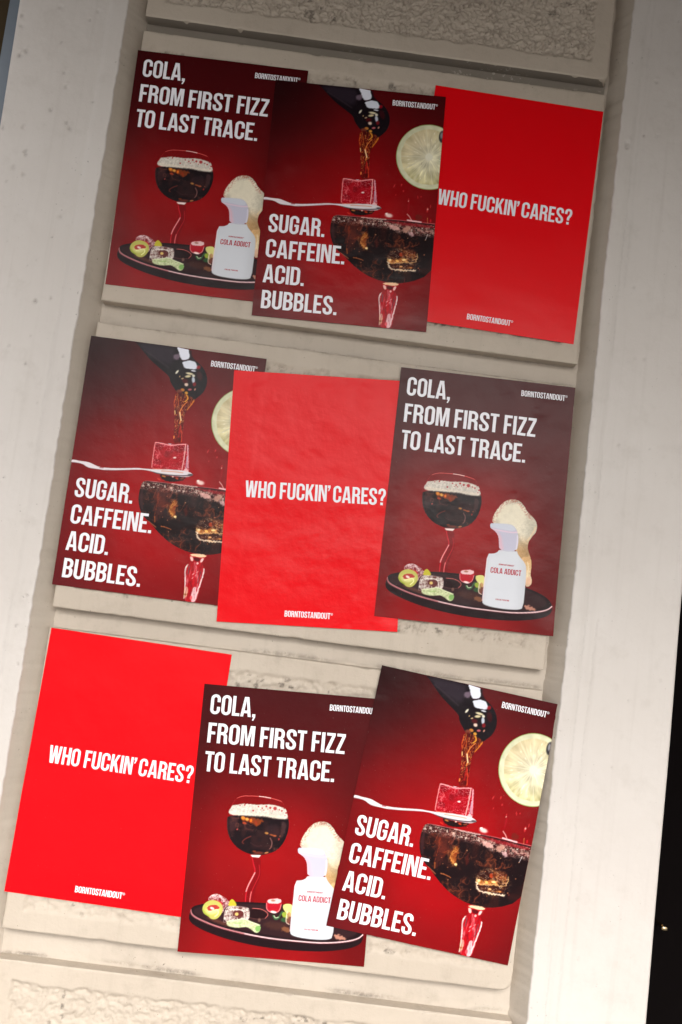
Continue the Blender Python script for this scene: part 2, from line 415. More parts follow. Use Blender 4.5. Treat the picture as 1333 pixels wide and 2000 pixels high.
pilaster(1, 'right white pilaster with a rounded bead edge, beside the dark doorway',
         RARR,
         [(.850, 2), (.852, .5), (.856, -.17), (.860, -.458), (.862, -.748), (.866, -1.086), (.869, -2)], .033, pitr, 202,
         cracks=[[(.066, -.2), (.0655, -.6), (.068, -.75), (.066, -1.3)], [(.052, 1.35), (.050, .9), (.053, .6)]])

# ------------------------------------------------------------------ dark doors on both sides
dl = empty('brown_door', (-1.3, .2, -1.95))
tag(dl, 'dark brown door edge behind a grey metal frame at top left', 'door')
def rel(o, root): o.location = Vector(o.location) - root.location; return o
rel(box('door_frame', -.966, -.90, .06, .115, -1.95, 1.6, M_frame, dl, .003), dl)
rel(box('door_panel', -1.8, -.93, .14, .18, -1.95, 1.6, M_brown, dl, .004), dl)
rel(box('moulding', -1.12, -1.085, .125, .1395, -1.9, 1.55, M_brown, dl, .003), dl)
dr = empty('dark_doorway', (1.3, .4, -1.95))
tag(dr, 'nearly black doorway opening right of the white pilaster at lower right', 'doorway')
rel(box('door_leaf', .80, 2.6, .62, .66, -1.95, 1.6, M_dark, dr, .003), dr)
rel(box('side_wall', .78, .80, .23, .62, -1.95, 1.6, M_dark, dr), dr)
rel(box('ceiling_panel', .80, 2.6, .0, .62, 1.55, 1.6, M_dark, dr), dr)
rel(box('jamb', 2.6, 2.7, -.1, .66, -1.95, 1.6, M_dark, dr), dr)
hx, hz = pxw(1299, 1814); hx = CX + (hx - CX) * (CY + .56) / CY; hz = CAM[2] + (hz - CAM[2]) * (CY + .56) / CY
bm = bmesh.new()  # small brass knob added for the glint in the dark opening
bmesh.ops.create_cone(bm, cap_ends=True, segments=16, radius1=.006, radius2=.006, depth=.05, matrix=Matrix.Translation((hx, .60, hz)) @ Matrix.Rotation(math.pi / 2, 4, 'X'))
bmesh.ops.create_uvsphere(bm, u_segments=16, v_segments=10, radius=.009, matrix=Matrix.Translation((hx, .565, hz)) @ Matrix.Diagonal((1.3, .7, .8, 1)))
me = bpy.data.meshes.new('glint_knob'); bm.to_mesh(me); bm.free(); me.materials.append(M_brass)
o = bpy.data.objects.new('glint_knob', me); COL.objects.link(o); o.parent = dr; rel(o, dr)

# ------------------------------------------------------------------ lettering: condensed capitals drawn as outlines (cap height 100)
def arc(cx, cy, rx, ry, a0, a1, n=7):
    return [(cx + rx * math.cos(math.radians(a0 + (a1 - a0) * i / n)), cy + ry * math.sin(math.radians(a0 + (a1 - a0) * i / n))) for i in range(n + 1)]
def strip(path, wv=15.6, wh=14.2, closed=False):
    P = np.array(path, float); n = len(P); L = []; R = []
    for i in range(n):
        a = P[(i - 1) % n] if (closed or i > 0) else P[i]; b = P[(i + 1) % n] if (closed or i < n - 1) else P[i]
        d = b - a; d = d / (np.hypot(*d) + 1e-9); nv = np.array([-d[1] * wv / 2, d[0] * wh / 2])
        L.append(P[i] + nv); R.append(P[i] - nv)
    F = []
    m = n if closed else n - 1
    for i in range(m):
        j = (i + 1) % n; F.append((i, j, n + j, n + i))
    return np.array(L + R), F
def poly(*loops):
    ls = [[Vector((x, y, 0)) for x, y in l] for l in loops]
    T = tessellate_polygon(ls); V = [p for l in loops for p in l]
    return np.array(V, float), [tuple(t) for t in T]
Ctop = arc(24.4, 77, 16.6, 16.6, 90, 180, 8); Cbot = arc(24.4, 23, 16.6, 16.6, 180, 270, 8)
def rc(): return arc(24.4, 77, 16.6, 16.6, 0, 90, 8)
def rb(): return arc(24.4, 23, 16.6, 16.6, 270, 360, 8)
G = {}
def defg(ch, w_, *parts): G[ch] = (w_, parts)
defg('A', 54, poly([(0, 0), (15.2, 0), (17.9, 18), (36.1, 18), (38.8, 0), (54, 0), (38, 100), (16, 100)], [(19.9, 31.5), (34.1, 31.5), (27.4, 80), (26.6, 80)]))
defg('B', 48, poly([(0, 0), (0, 100), (22, 100)] + arc(24, 78, 22.5, 22, 85, 0) + [(46.5, 70), (45, 60), (38.5, 52), (45.5, 46), (48, 37)] + arc(24, 24, 24, 24, 0, -90),
               [(15.5, 58.5), (15.5, 86), (22, 86), (28, 83.5), (31, 77), (31, 67), (28, 60.5), (22, 58.5)], [(15.5, 14), (15.5, 45), (22, 45), (29, 43), (32, 36), (32, 23), (29, 16), (22, 14)]))
defg('C', 49, strip([(41, 62)] + rc()[:1] + rc()[1:] + Ctop[1:] + Cbot + rb()[1:] + [(41, 38)]))
defg('D', 48, poly([(0, 0), (0, 100), (22, 100)] + arc(24, 76, 24, 24, 90, 0) + arc(24, 24, 24, 24, 0, -90), [(15.5, 14), (15.5, 86), (23, 86), (29.5, 83.5), (32.3, 77), (32.3, 23), (29.5, 16.5), (23, 14)]))
defg('E', 41, poly([(0, 0), (0, 100), (41, 100), (41, 86), (15.5, 86), (15.5, 58.5), (36, 58.5), (36, 44.5), (15.5, 44.5), (15.5, 14), (41, 14), (41, 0)]))
defg('F', 39, poly([(0, 0), (0, 100), (39, 100), (39, 86), (15.5, 86), (15.5, 56.5), (34.5, 56.5), (34.5, 42.5), (15.5, 42.5), (15.5, 0)]))
defg('G', 49, strip([(41, 63)] + rc() + Ctop[1:] + Cbot + rb()[1:] + [(41, 40)]), poly([(25.5, 40), (25.5, 53), (48.8, 53), (48.8, 40)]))
defg('H', 49, poly([(0, 0), (0, 100), (15.5, 100), (15.5, 58), (33.5, 58), (33.5, 100), (49, 100), (49, 0), (33.5, 0), (33.5, 44), (15.5, 44), (15.5, 0)]))
defg('I', 15.6, poly([(0, 0), (0, 100), (15.6, 100), (15.6, 0)]))
defg('K', 50, poly([(0, 0), (0, 100), (15.5, 100), (15.5, 57), (33.5, 100), (49.5, 100), (31.5, 59), (50.5, 0), (34.3, 0), (21, 41), (15.5, 30), (15.5, 0)]))
defg('L', 38, poly([(0, 0), (0, 100), (15.5, 100), (15.5, 14), (38, 14), (38, 0)]))
defg('M', 65, poly([(0, 0), (0, 100), (22, 100), (32.5, 32), (43, 100), (65, 100), (65, 0), (50.3, 0), (50.3, 70), (39.3, 0), (26, 0), (14.5, 71), (14.5, 0)]))
defg('N', 50, poly([(0, 0), (0, 100), (19.5, 100), (36, 40), (36, 100), (50, 100), (50, 0), (34, 0), (14, 72), (14, 0)]))
defg('O', 49, strip(rc() + Ctop[1:] + Cbot + rb()[1:], closed=True))
defg('P', 47, poly([(0, 0), (0, 100), (22, 100)] + arc(23, 76, 24, 24, 90, 0) + arc(23, 64, 24, 24, 0, -90) + [(15.5, 40), (15.5, 0)], [(15.5, 54), (15.5, 86), (22, 86), (28.5, 83.5), (31.4, 77), (31.4, 63), (28.5, 56.5), (22, 54)]))
defg('R', 49, poly([(0, 0), (0, 100), (23, 100)] + arc(23.5, 76, 23.5, 24, 88, 0) + [(47, 67), (45, 57), (38.5, 50.5), (45, 45), (47, 37), (47, 14), (49.5, 0), (33.7, 0), (31.5, 12), (31.5, 34), (29, 41), (22.5, 43), (15.5, 43), (15.5, 0)],
               [(15.5, 57), (15.5, 86), (22.5, 86), (29, 83.5), (31.5, 77), (31.5, 66), (29, 59), (22.5, 57)]))
Sp = smooth([(40, 68), (40, 78), (37, 90), (24.2, 95), (11, 90), (8, 78), (8, 70), (13, 58), (24.2, 48), (36, 38), (40.5, 28), (40.5, 21), (37.5, 9.5), (24.2, 5), (10.5, 9.5), (7.5, 21), (7.5, 33)], 2, False)
defg('S', 48.5, strip(Sp, 15.6, 14.8))
defg('T', 43, poly([(13.7, 0), (13.7, 86), (0, 86), (0, 100), (43, 100), (43, 86), (29.3, 86), (29.3, 0)]))
defg('U', 49, strip([(8, 100)] + Cbot + rb()[1:] + [(41, 100)]))
defg('W', 73, poly([(10.5, 0), (0, 100), (15.5, 100), (21.5, 34), (29, 100), (44.5, 100), (52, 34), (58, 100), (73, 100), (62.5, 0), (43, 0), (36.7, 60), (30.2, 0)]))
defg('Z', 42, poly([(0, 0), (0, 13.5), (26, 86), (1.5, 86), (1.5, 100), (42, 100), (42, 87), (16, 14), (42, 14), (42, 0)]))
defg(',', 16, poly([(0, 0), (0, 16), (15.8, 16), (15.8, 1), (8, -17), (1, -17), (6.5, 0)]))
defg('.', 15.6, poly([(0, 0), (0, 15.6), (15.6, 15.6), (15.6, 0)]))
defg("'", 16, poly([(1, 84), (1, 100), (16.5, 100), (16.5, 86), (8.5, 66), (2, 66), (7.5, 84)]))
Qp = smooth([(8, 66), (8, 80), (12, 91), (23, 95), (35, 91), (38.5, 80), (38.5, 68), (34, 56), (26, 46), (23.4, 37), (23.4, 26)], 2, False)
defg('?', 46, strip(Qp, 15.4, 14.4), poly([(15.6, 0), (15.6, 15.6), (31.2, 15.6), (31.2, 0)]))
def build_reg():
    ring = strip(arc(19, 81, 17, 17, 0, 351, 39), 4.5, 4.5, True)
    v, f = G['R'][1][0]; v2 = v * .20 + np.array([14.2, 71]); return (38, (ring, (v2, f)))
G['®'] = build_reg()
def text2d(s, x0, x1, ytop, cap, cell=6.0):
    """letters as flat 2-D mesh in poster millimetres (x right, y down), cut along the sheet's own grid lines"""
    V = []; F = []; x = 0; prev = None
    for ch in s:
        if ch == ' ': x += 19 if prev == "'" else 27; prev = None; continue
        wd, parts = G[ch]
        if prev: 
            gap = 6.6
            if prev + ch in ('LA', 'TA', 'AT', 'LT', 'FA', 'TO', 'OT'): gap = 4.2
            if prev + ch in ('LA',): gap = 4.5
            if prev in 'AST' and ch in 'AST': gap = min(gap, 4.0)
            if prev + ch == "N'": gap = 4
            if ch == '®': gap = 3.0
            x += gap
        for v, f in parts:
            b = len(V); V += [(x + p[0], p[1]) for p in v]; F += [tuple(i + b for i in t) for t in f]
        x += wd; prev = ch
    V = np.array(V); W0 = V[:, 0].max()
    V[:, 0] = x0 + V[:, 0] / W0 * (x1 - x0); V[:, 1] = ytop + (100 - V[:, 1]) / 100 * cap
    bm = bmesh.new(); vs = [bm.verts.new((a, b, 0)) for a, b in V]
    for t in F:
        try: bm.faces.new([vs[i] for i in t])
        except ValueError: pass
    bmesh.ops.remove_doubles(bm, verts=bm.verts[:], dist=1e-4)
    if cell:
        for k in range(int(V[:, 0].min() // cell) + 1, int(V[:, 0].max() // cell) + 1):
            bmesh.ops.bisect_plane(bm, geom=bm.verts[:] + bm.edges[:] + bm.faces[:], plane_co=(k * cell, 0, 0), plane_no=(1, 0, 0))
        for k in range(int(V[:, 1].min() // cell) + 1, int(V[:, 1].max() // cell) + 1):
            bmesh.ops.bisect_plane(bm, geom=bm.verts[:] + bm.edges[:] + bm.faces[:], plane_co=(0, k * cell, 0), plane_no=(0, 1, 0))
    bm.verts.index_update()
    V = np.array([v.co[:2] for v in bm.verts]); F = []
    for f in bm.faces:
        idx = [v.index for v in f.verts]; a = V[idx]
        ar = sum(a[i][0] * a[(i + 1) % len(a)][1] - a[(i + 1) % len(a)][0] * a[i][1] for i in range(len(a)))
        F.append(idx if ar < 0 else idx[::-1])       # y is down, so negative area faces the street
    bm.free(); return V, F

# ------------------------------------------------------------------ printed pictures (drawn in poster millimetres, evaluated on the print meshes)
class Art:
    def __init__(s, x, y): s.x = x; s.y = y; s.P = np.c_[x, y]; s.c = np.zeros((len(x), 3))
    def mix(s, a, col):
        a = np.clip(a, 0, 1)[:, None]; s.c = s.c * (1 - a) + np.asarray(col, float) * a
    def near(s, pts, pad):
        p = np.array(pts); return (s.x > p[:, 0].min() - pad) & (s.x < p[:, 0].max() + pad) & (s.y > p[:, 1].min() - pad) & (s.y < p[:, 1].max() + pad)
    def poly(s, pts, col, soft=.8, a=1.0, wob=0, sm=2):
        pts = smooth(pts, sm) if sm else np.array(pts, float)
        m = s.near(pts, soft + wob + 2); P = s.P[m]
        if wob: P = P + (np.c_[fbm(P[:, 0] * .25, P[:, 1] * .25, 3, 3), fbm(P[:, 0] * .25, P[:, 1] * .25, 7, 3)] - .5) * 2 * wob
        d, _ = seg_near(P, pts); sd = np.where(inside(P, pts), d, -d)
        al = np.zeros(len(s.x)); al[m] = sstep(-soft, soft, sd)
        s.mix(al * a, col if np.ndim(col) < 2 else col); return al
    def line(s, pts, w, col, soft=.7, a=1.0, sm=2, wob=0):
        pts = smooth(pts, sm, False) if sm and len(pts) > 2 else np.array(pts, float)
        m = s.near(pts, w + soft + wob + 2); P = s.P[m]
        if wob: P = P + (np.c_[fbm(P[:, 0] * .3, P[:, 1] * .3, 13, 2), fbm(P[:, 0] * .3, P[:, 1] * .3, 17, 2)] - .5) * 2 * wob
        d, _ = seg_near(P, pts, False)
        al = np.zeros(len(s.x)); al[m] = sstep(w / 2 + soft, w / 2 - soft, d); s.mix(al * a, col)
    def blob(s, cx, cy, rx, ry, col, ang=0, soft=.35, a=1.0):
        ca, sa = math.cos(math.radians(ang)), math.sin(math.radians(ang)); dx, dy = s.x - cx, s.y - cy
        u = (dx * ca + dy * sa) / rx; v = (-dx * sa + dy * ca) / ry
        s.mix(sstep(1 + soft, 1 - soft, np.hypot(u, v)) * a, col)
    def nz(s, f, seed=0, o=3): return fbm(s.x * f, s.y * f, seed, o)
    def ridge(s, fx, fy, seed, p=7, w=3.0):       # thin bright refraction lines
        wx = s.x + (fbm(s.x * .09, s.y * .09, seed + 50, 2) - .5) * 2 * w; wy = s.y + (fbm(s.x * .09, s.y * .09, seed + 60, 2) - .5) * 2 * w
        return (1 - np.abs(fbm(wx * fx, wy * fy, seed, 2) * 2 - 1)) ** p
    def fill(s, pts, sm=2, soft=1.0): 
        c = s.c.copy(); a = s.poly(pts, 0, soft, 1, 0, sm); s.c = c; return a
def lerp_c(t, stops):
    ks = [k for k, _ in stops]; return np.stack([np.interp(t, ks, [c[i] for _, c in stops]) for i in range(3)], 1)

RIM = [(86, 276), (91, 262), (97, 250), (111, 243), (127, 241), (160, 240), (185, 243), (203, 247), (211, 262), (220, 280)]
BOWL = [(83, 286), (81, 304), (86, 329), (97, 347), (115, 362), (140, 370.5), (163, 371), (183, 366), (202, 357), (216, 338), (223, 313), (223, 292), (220, 281)]
FOAMG = [(83, 287), (86, 274), (89, 267), (102, 263), (121, 260), (146, 260), (178, 257), (195, 259), (210, 263), (217, 271), (220, 287), (190, 286), (165, 284.5), (142, 284.5), (115, 286.5)]
STEM = [(143, 374), (166, 373), (168, 400), (171, 412), (166, 430), (160, 450), (158, 466), (161, 490), (150, 496), (141, 488), (138, 462), (140, 443), (150, 425), (156, 408), (153, 396)]
FOAMB = [(250, 348), (254, 326), (266, 304), (280, 289), (296, 284), (312, 286), (325, 297), (333, 310), (344, 319), (354, 327), (360, 341), (359, 356), (350, 368), (342, 382), (342, 398), (348, 411), (354, 425), (355, 443), (354, 457), (359, 469), (359, 480), (351, 487), (343, 485), (336, 440), (310, 400), (300, 365)]
CAP = [(248, 347), (257, 346.5), (292, 344.5), (303, 347), (311, 355), (317, 368), (318.5, 385), (317, 405), (296, 408), (275, 407), (273, 392), (271, 378), (264, 367), (254, 361), (248.5, 358)]
BODY = [(275, 406.5), (272, 413), (263, 418), (248, 419), (247.3, 470), (246.8, 533), (252, 539), (268, 542.5), (290, 544), (314, 544), (334, 542), (344, 537), (344.5, 490), (343.5, 443), (338, 431), (328, 421.5), (320, 413), (317, 405)]
TRAY = [(19, 506), (22, 496), (33, 490), (58, 484), (95, 478), (141, 475), (200, 473), (270, 475), (330, 484), (365, 493), (390, 502), (406, 513), (412, 524), (413, 534), (407, 548), (378, 560), (330, 569), (273, 572), (226, 572), (166, 568), (105, 559), (54, 545), (24, 532), (17, 520)]
RIMLINE = [(20, 502), (23, 512), (38, 520), (83, 534), (144, 544), (204, 550), (269, 551), (315, 551), (353, 547), (384, 541), (403, 534), (412, 525)]
LIMER = [(45, 497), (50, 484), (62, 477), (76, 477), (88, 483), (93, 495), (89, 508), (80, 518), (68, 518.5), (60, 512), (50, 508)]
CUBE1 = [(57, 481), (58, 469), (72, 462), (84, 464), (105, 475), (103, 486), (95, 492), (93, 503), (86, 500)]
CUBE2 = [(96, 523), (97, 493), (106, 486), (140, 486), (152, 489), (153, 514), (141, 519), (120, 520)]
CUBE3 = [(187, 476), (190, 463), (221, 460), (223.5, 473), (220, 491), (205, 495), (190, 490)]
ARCHL = [(102, 521), (120, 517), (141, 511), (155, 517), (180, 522), (180, 537), (172, 541), (162, 535), (152, 529), (140, 530), (127, 533), (106, 531)]
LIME2 = [(203, 503), (208, 498), (222, 490), (225, 473), (247, 470), (248, 484), (247, 504), (238, 514), (224, 510), (208, 511)]
BASE = [(156, 489), (170, 486), (186, 489), (197, 498), (190, 507), (170, 511), (152, 508), (148, 498)]

def art_cola(x, y, only_bg=False):
    A = Art(x, y)
    c = lerp_c(y, [(0, (66, 8, 12)), (110, (74, 8, 12)), (200, (92, 8, 12)), (280, (116, 8, 12)), (370, (128, 9, 13)), (470, (122, 9, 13)), (594, (140, 13, 17))])
    side = 1 - .28 * sstep(250, 420, x) * sstep(100, 300, y) - .15 * sstep(80, 0, x)
    glow = 1 + .16 * np.exp(-(((x - 190) / 140) ** 2 + ((y - 350) / 130) ** 2))
    A.c = c * (side * glow * (.97 + .06 * fbm(x / 60, y / 60, 41, 2)))[:, None]
    if only_bg: return A.c
    n = A.nz(.22, 5, 3); n2 = A.nz(.6, 9, 2)
    # goblet glass above the foam
    A.poly(RIM, (120, 12, 16), 1.5, .5)
    A.line([(97, 250), (111, 243.5), (127, 241.5), (160, 241), (185, 244), (204, 249)], 1.6, (225, 90, 85), .8)
    A.line([(150, 241), (165, 241.5), (176, 243)], 1.6, (250, 215, 210), .7)
    A.line([(97, 250), (90, 264), (86, 275)], 1.2, (170, 40, 40), .8, .7); A.line([(204, 249), (212, 262), (219, 276)], 1.2, (190, 45, 45), .8, .8)
    # dark liquid
    A.poly(BOWL, (26, 16, 20), 1.0)
    A.poly([(88, 290), (100, 291), (108, 300), (104, 318), (92, 328), (86, 312)], (72, 40, 42), 4, .6, 2)
    A.poly([(205, 292), (215, 293), (218, 310), (210, 328), (203, 330), (207, 312)], (88, 58, 58), 2.5, .55, 2)
    A.poly([(170, 305), (200, 298), (204, 318), (190, 330), (172, 322)], (48, 30, 34), 4, .7, 2)
    A.line([(83, 294), (84, 318), (92, 337)], 1.5, (120, 60, 55), 1, .5); A.line([(221, 292), (222, 312), (214, 334), (203, 349)], 1.8, (20, 10, 14), 1, .8)
    A.poly([(112, 290), (160, 290), (165, 296), (155, 303), (150, 311), (146, 303), (132, 300), (118, 300)], (150, 62, 22), 2, .85, 3)
    for p in ((118, 292, 5, 3.5, (250, 150, 50), 20), (127, 294, 4, 3, (255, 190, 80), 10), (136, 296, 2.5, 3.4, (240, 120, 35), 0), (122, 303, 4.5, 2.4, (215, 75, 40), 10), (148, 300, 5, 2.6, (170, 55, 25), 60),
              (174, 321, 4.2, 2.2, (245, 170, 80), 8), (186, 324, 5, 1.4, (190, 95, 45), 10), (193, 325.5, 4, 1.8, (225, 110, 55), 0), (203, 332, 1.6, 2.4, (190, 50, 45), 0), (107, 318, 1.6, 1.6, (190, 80, 75), 0),
              (160, 366, 12, 3.2, (105, 45, 35), -4), (178, 364, 4.5, 1.6, (240, 150, 90), -18), (150, 363, 4, 1.6, (130, 55, 30), 0), (205, 325, 1.2, 1.2, (220, 120, 80), 0)):
        A.blob(p[0], p[1], p[2], p[3], p[4], p[5], .45, .9)
    A.line([(139, 331), (127, 337), (120, 345), (124, 348)], 2.2, (120, 50, 42), 1.2, .8); A.line([(183, 331), (189, 340), (187, 352), (184, 355)], 2.2, (150, 100, 95), 1, .8)
    A.line([(140, 345), (152, 352), (166, 350)], 2, (58, 34, 38), 1.5, .8)
    lq = A.fill(BOWL) * (y > 290); lz = sstep(.48, .66, A.nz(.03, 38, 2)); A.mix(lq * lz * A.ridge(.035, .05, 33, 7) * .4, (84, 46, 46)); A.mix(lq * lz * A.ridge(.06, .09, 35, 14) * .45, (140, 78, 60)); A.mix(lq * sstep(.55, .8, A.nz(.04, 37, 2)) * .35, (70, 36, 34))
    # foam collar
    fc = np.array([206, 197, 186]) + (n[:, None] - .5) * 46 + (fbm(x * 1.1, y * 1.1, 21, 2)[:, None] - .5) * 60
    A.poly(FOAMG, fc, .9, 1, 1.5)
    A.poly([(84, 288), (88, 278), (120, 280), (165, 279), (219, 281), (220, 288), (190, 288), (165, 286), (115, 288)], (232, 218, 196), 2, .45, 1)
    for cx, cy, r in ((188, 265, 4), (177, 264.5, 2.6), (168, 262, 2.4), (118.5, 263, 1.8), (204, 269, 2), (214, 273, 2), (150, 264, 1.6), (159, 267, 1.8), (163, 271, 1.3), (198, 267, 1.6), (108, 265, 1.4), (155, 271, 1), (212, 279, 1.3), (172, 268, 1), (130, 264, 1), (183, 271, 1.1), (139, 274, 2)):
        A.blob(cx, cy, r, r, (165, 35, 38), 0, .4, .85)
    # stem
    A.poly(STEM, (118, 8, 16), 1.2, .8)
    A.line([(147, 378), (151, 392), (157, 405), (153, 420), (144, 440), (140, 456), (141, 480)], 2.0, (205, 30, 45), .9)
    A.line([(156, 410), (150, 424), (143, 440), (140, 452)], 2.2, (245, 170, 170), .9, .9)
    A.line([(164, 392), (168, 412), (160, 432), (152, 452), (151, 478)], 1.3, (190, 30, 40), .8); A.line([(152, 452), (150, 470), (153, 486)], 1.6, (235, 120, 120), .8)
    A.poly([(142, 371.5), (166, 370.5), (162, 376), (147, 376)], (250, 235, 230), .7, .95, 0, 0)
    # tray
    A.poly(TRAY, (30, 16, 20), 1.6)
    A.poly([(24, 506), (34, 494), (95, 482), (141, 479), (200, 477), (270, 479), (330, 488), (390, 506), (402, 522), (380, 536), (315, 546), (204, 545), (83, 528), (38, 515)], (52, 29, 32), 3, .8)
    A.poly([(60, 512), (120, 528), (110, 532), (60, 520)], (125, 70, 50), 4, .5, 2); A.poly([(345, 528), (368, 532), (378, 539), (350, 541)], (215, 150, 125), 2, .8, 3)
    A.poly([(180, 515), (240, 512), (236, 530), (200, 530)], (78, 46, 38), 5, .6, 3); A.poly([(225, 524), (245, 520), (246, 534), (232, 534)], (150, 95, 60), 2, .7, 3)
    A.line(RIMLINE, 2.8, (235, 195, 198), .9); A.line(RIMLINE[:5], 2.2, (150, 45, 50), .9, .6); A.line([(a, b + 2.6) for a, b in RIMLINE], 1.4, (90, 30, 36), 1, .7)
    A.poly(BASE, (34, 15, 18), 1.2, 1); A.line([(158, 488), (172, 487), (186, 490), (196, 498), (189, 507)], 1.3, (215, 110, 105), .8); A.line([(150, 508), (170, 511), (188, 508)], 1.0, (120, 70, 65), .8, .7)
    A.blob(176, 512, 3, 4, (150, 110, 95), 0, .5, .6)
    # ice cubes and lime
    def ice(p, seed, tint=(235, 215, 215), dark=(120, 40, 44), k=.52):
        m = A.nz(.13, seed, 2); r1 = A.ridge(.16, .16, seed + 3, 6); r2 = A.ridge(.3, .3, seed + 7, 8)
        t_ = np.clip(sstep(k - .10, k + .22, m) * .55 + .75 * r1 + .5 * r2, 0, 1)[:, None]
        cc = np.array(dark) * (1 - t_) + np.array(tint) * t_ + (n2[:, None] - .5) * 36
        A.poly(p, cc, .9, .93, 0, 1); A.line(list(p) + [p[0]], 1.1, (238, 205, 205), .9, .45, 1, .6)
    A.poly([(107, 472), (114, 471), (124, 485), (114, 488), (100, 486)], (190, 178, 50), .9)
    ice(CUBE1, 31); A.poly([(68, 474), (92, 480), (88, 490), (70, 484)], (190, 25, 45), 1.5, .9, 2)
    A.poly(LIMER, (186, 182, 92), .9); A.blob(70, 497, 15, 10, (228, 224, 160), -12, .3, .7)
    A.poly([(54, 494), (64, 487), (80, 487), (85, 493), (76, 499), (62, 502)], (170, 40, 40), 1.2, .9, 2); A.blob(68, 495, 5, 2.5, (240, 215, 210), 20); A.line([(62, 503), (70, 500), (80, 496), (84, 504), (76, 512)], 2.2, (238, 240, 170), .9)
    A.line([(47, 499), (54, 508), (62, 512)], 2, (150, 170, 50), 1)
    ice(CUBE2, 57, (228, 220, 210), (98, 52, 50), .5); A.poly([(114, 496), (139, 494), (140, 508), (116, 510)], (92, 38, 38), 1.4, .9, 2); A.blob(124, 503, 4, 3.5, (220, 190, 110)); A.line([(112, 494), (140, 492), (142, 512)], 1.6, (245, 238, 228), .8)
    A.poly(CUBE3, (176, 20, 38), .9); A.poly([(189, 473), (192, 464), (220, 461), (222, 472), (205, 474)], (232, 200, 200), .9, .95, 1.5); A.blob(203, 467, 5, 2, (170, 110, 90)); A.line([(189, 474), (190, 489), (204, 494), (219, 490), (222, 474)], 1.3, (235, 150, 150), .7); A.blob(206, 492, 7, 2.4, (250, 225, 220), 6)
    g_ = np.array([180, 188, 142]) + (n[:, None] - .5) * 50 + A.ridge(.2, .3, 44, 5)[:, None] * 40
    A.poly(ARCHL, g_, .9, 1, .5); A.line([(104, 520), (122, 517), (141, 511), (156, 517), (178, 523)], 2.2, (228, 236, 196), .9, .8); A.poly([(168, 526), (180, 523), (180, 536), (170, 538)], (110, 165, 80), 1.2, .8); A.blob(130, 522, 8, 2, (150, 185, 110), -6, .6, .6)
    A.poly(LIME2[3:7] + [(228, 486)], (215, 210, 130), 1.0, 1, .5); A.poly([(224, 489), (240, 492), (242, 500), (228, 503)], (150, 170, 60), 1.4, .95, 1)
    A.line([(206, 500), (211, 508), (219, 505), (222, 496), (226, 490)], 3.6, (52, 88, 56), .9); A.line([(208, 500), (212, 505), (218, 502)], 1.6, (205, 225, 180), .8); A.blob(232, 507, 8, 5, (48, 88, 52), 0, .4, .9); A.blob(238, 500, 3, 4, (170, 200, 120))
    A.line([(237, 488), (235, 512), (244, 516)], 1.6, (240, 210, 190), .8); A.poly([(237, 490), (246, 489), (246, 515), (237, 514)], (170, 95, 75), 1, .55, 2)
    # foam running down the flacon
    t = sstep(360, 410, y) * (1 - sstep(425, 470, y) * .6)
    fb = np.array([228, 219, 197]) * (1 - t[:, None]) + np.array([228, 182, 126]) * t[:, None] + (n[:, None] - .5) * 26
    right = sstep(318, 345, x)[:, None] * sstep(470, 400, y)[:, None] * .35
    fb = fb * (1 - right * .35) + (fbm(x * .9, y * .9, 25, 2)[:, None] - .5) * 30; fb = fb * (1 - .16 * sstep(.55, .75, A.nz(.035, 26, 2)))[:, None]
    A.poly(FOAMB, fb, 1.0, 1, 1.0)
    A.poly([(262, 345), (266, 320), (280, 303), (300, 296), (318, 305), (330, 325), (320, 345), (300, 350)], (228, 219, 196), 9, .7, 3)
    dF, _ = seg_near(A.P, smooth(FOAMB[:9], 2, False), False)
    A.mix(sstep(.47, .60, fbm(x * .5, y * .5, 77, 2)) * .55 * sstep(13, 3, dF) * (y < 352) * inside(A.P, smooth(FOAMB, 2)), (165, 72, 56))
    A.blob(351, 474, 7, 10, (226, 176, 146), 0, .5, .7); A.line([(345, 430), (349, 445), (347, 462)], 3, (240, 226, 190), 2, .7); A.line([(356, 345), (350, 362), (340, 378)], 3, (240, 200, 150), 2, .6)
    # white flacon
    u = (x - 247) / 97
    bc = np.array([210, 213, 220])[None, :] * (1 - .05 * sstep(.7, 1.0, u) - .03 * sstep(.12, 0, u))[:, None]
    A.poly(BODY, bc, .7, 1, 0, 1); A.line([(249, 422), (248, 470), (247.5, 530)], 2.5, (244, 214, 220), 1.6, .7); A.line([(252, 539), (268, 542.5), (290, 544), (314, 544), (334, 542)], 1.6, (120, 125, 125), 1.2, .5)
    A.poly(CAP, (192, 190, 208), .7, 1, 0, 1)
    A.line([(262, 368), (274, 378), (277, 395), (280, 403)], 9, (226, 180, 194), 5, .8); A.poly([(249, 347), (292, 345), (304, 348), (311, 357), (300, 361), (270, 358), (249, 357)], (202, 206, 218), 1.5, .95); A.line([(252, 360), (270, 362), (300, 364), (313, 362)], 2.5, (246, 205, 218), 2, .7)
    A.line([(276, 407), (296, 409), (317, 406)], 1.0, (175, 175, 190), .7, .8); A.line([(315, 370), (316.5, 385), (315, 402)], 2.5, (236, 228, 238), 1.5, .7)
    return A.c

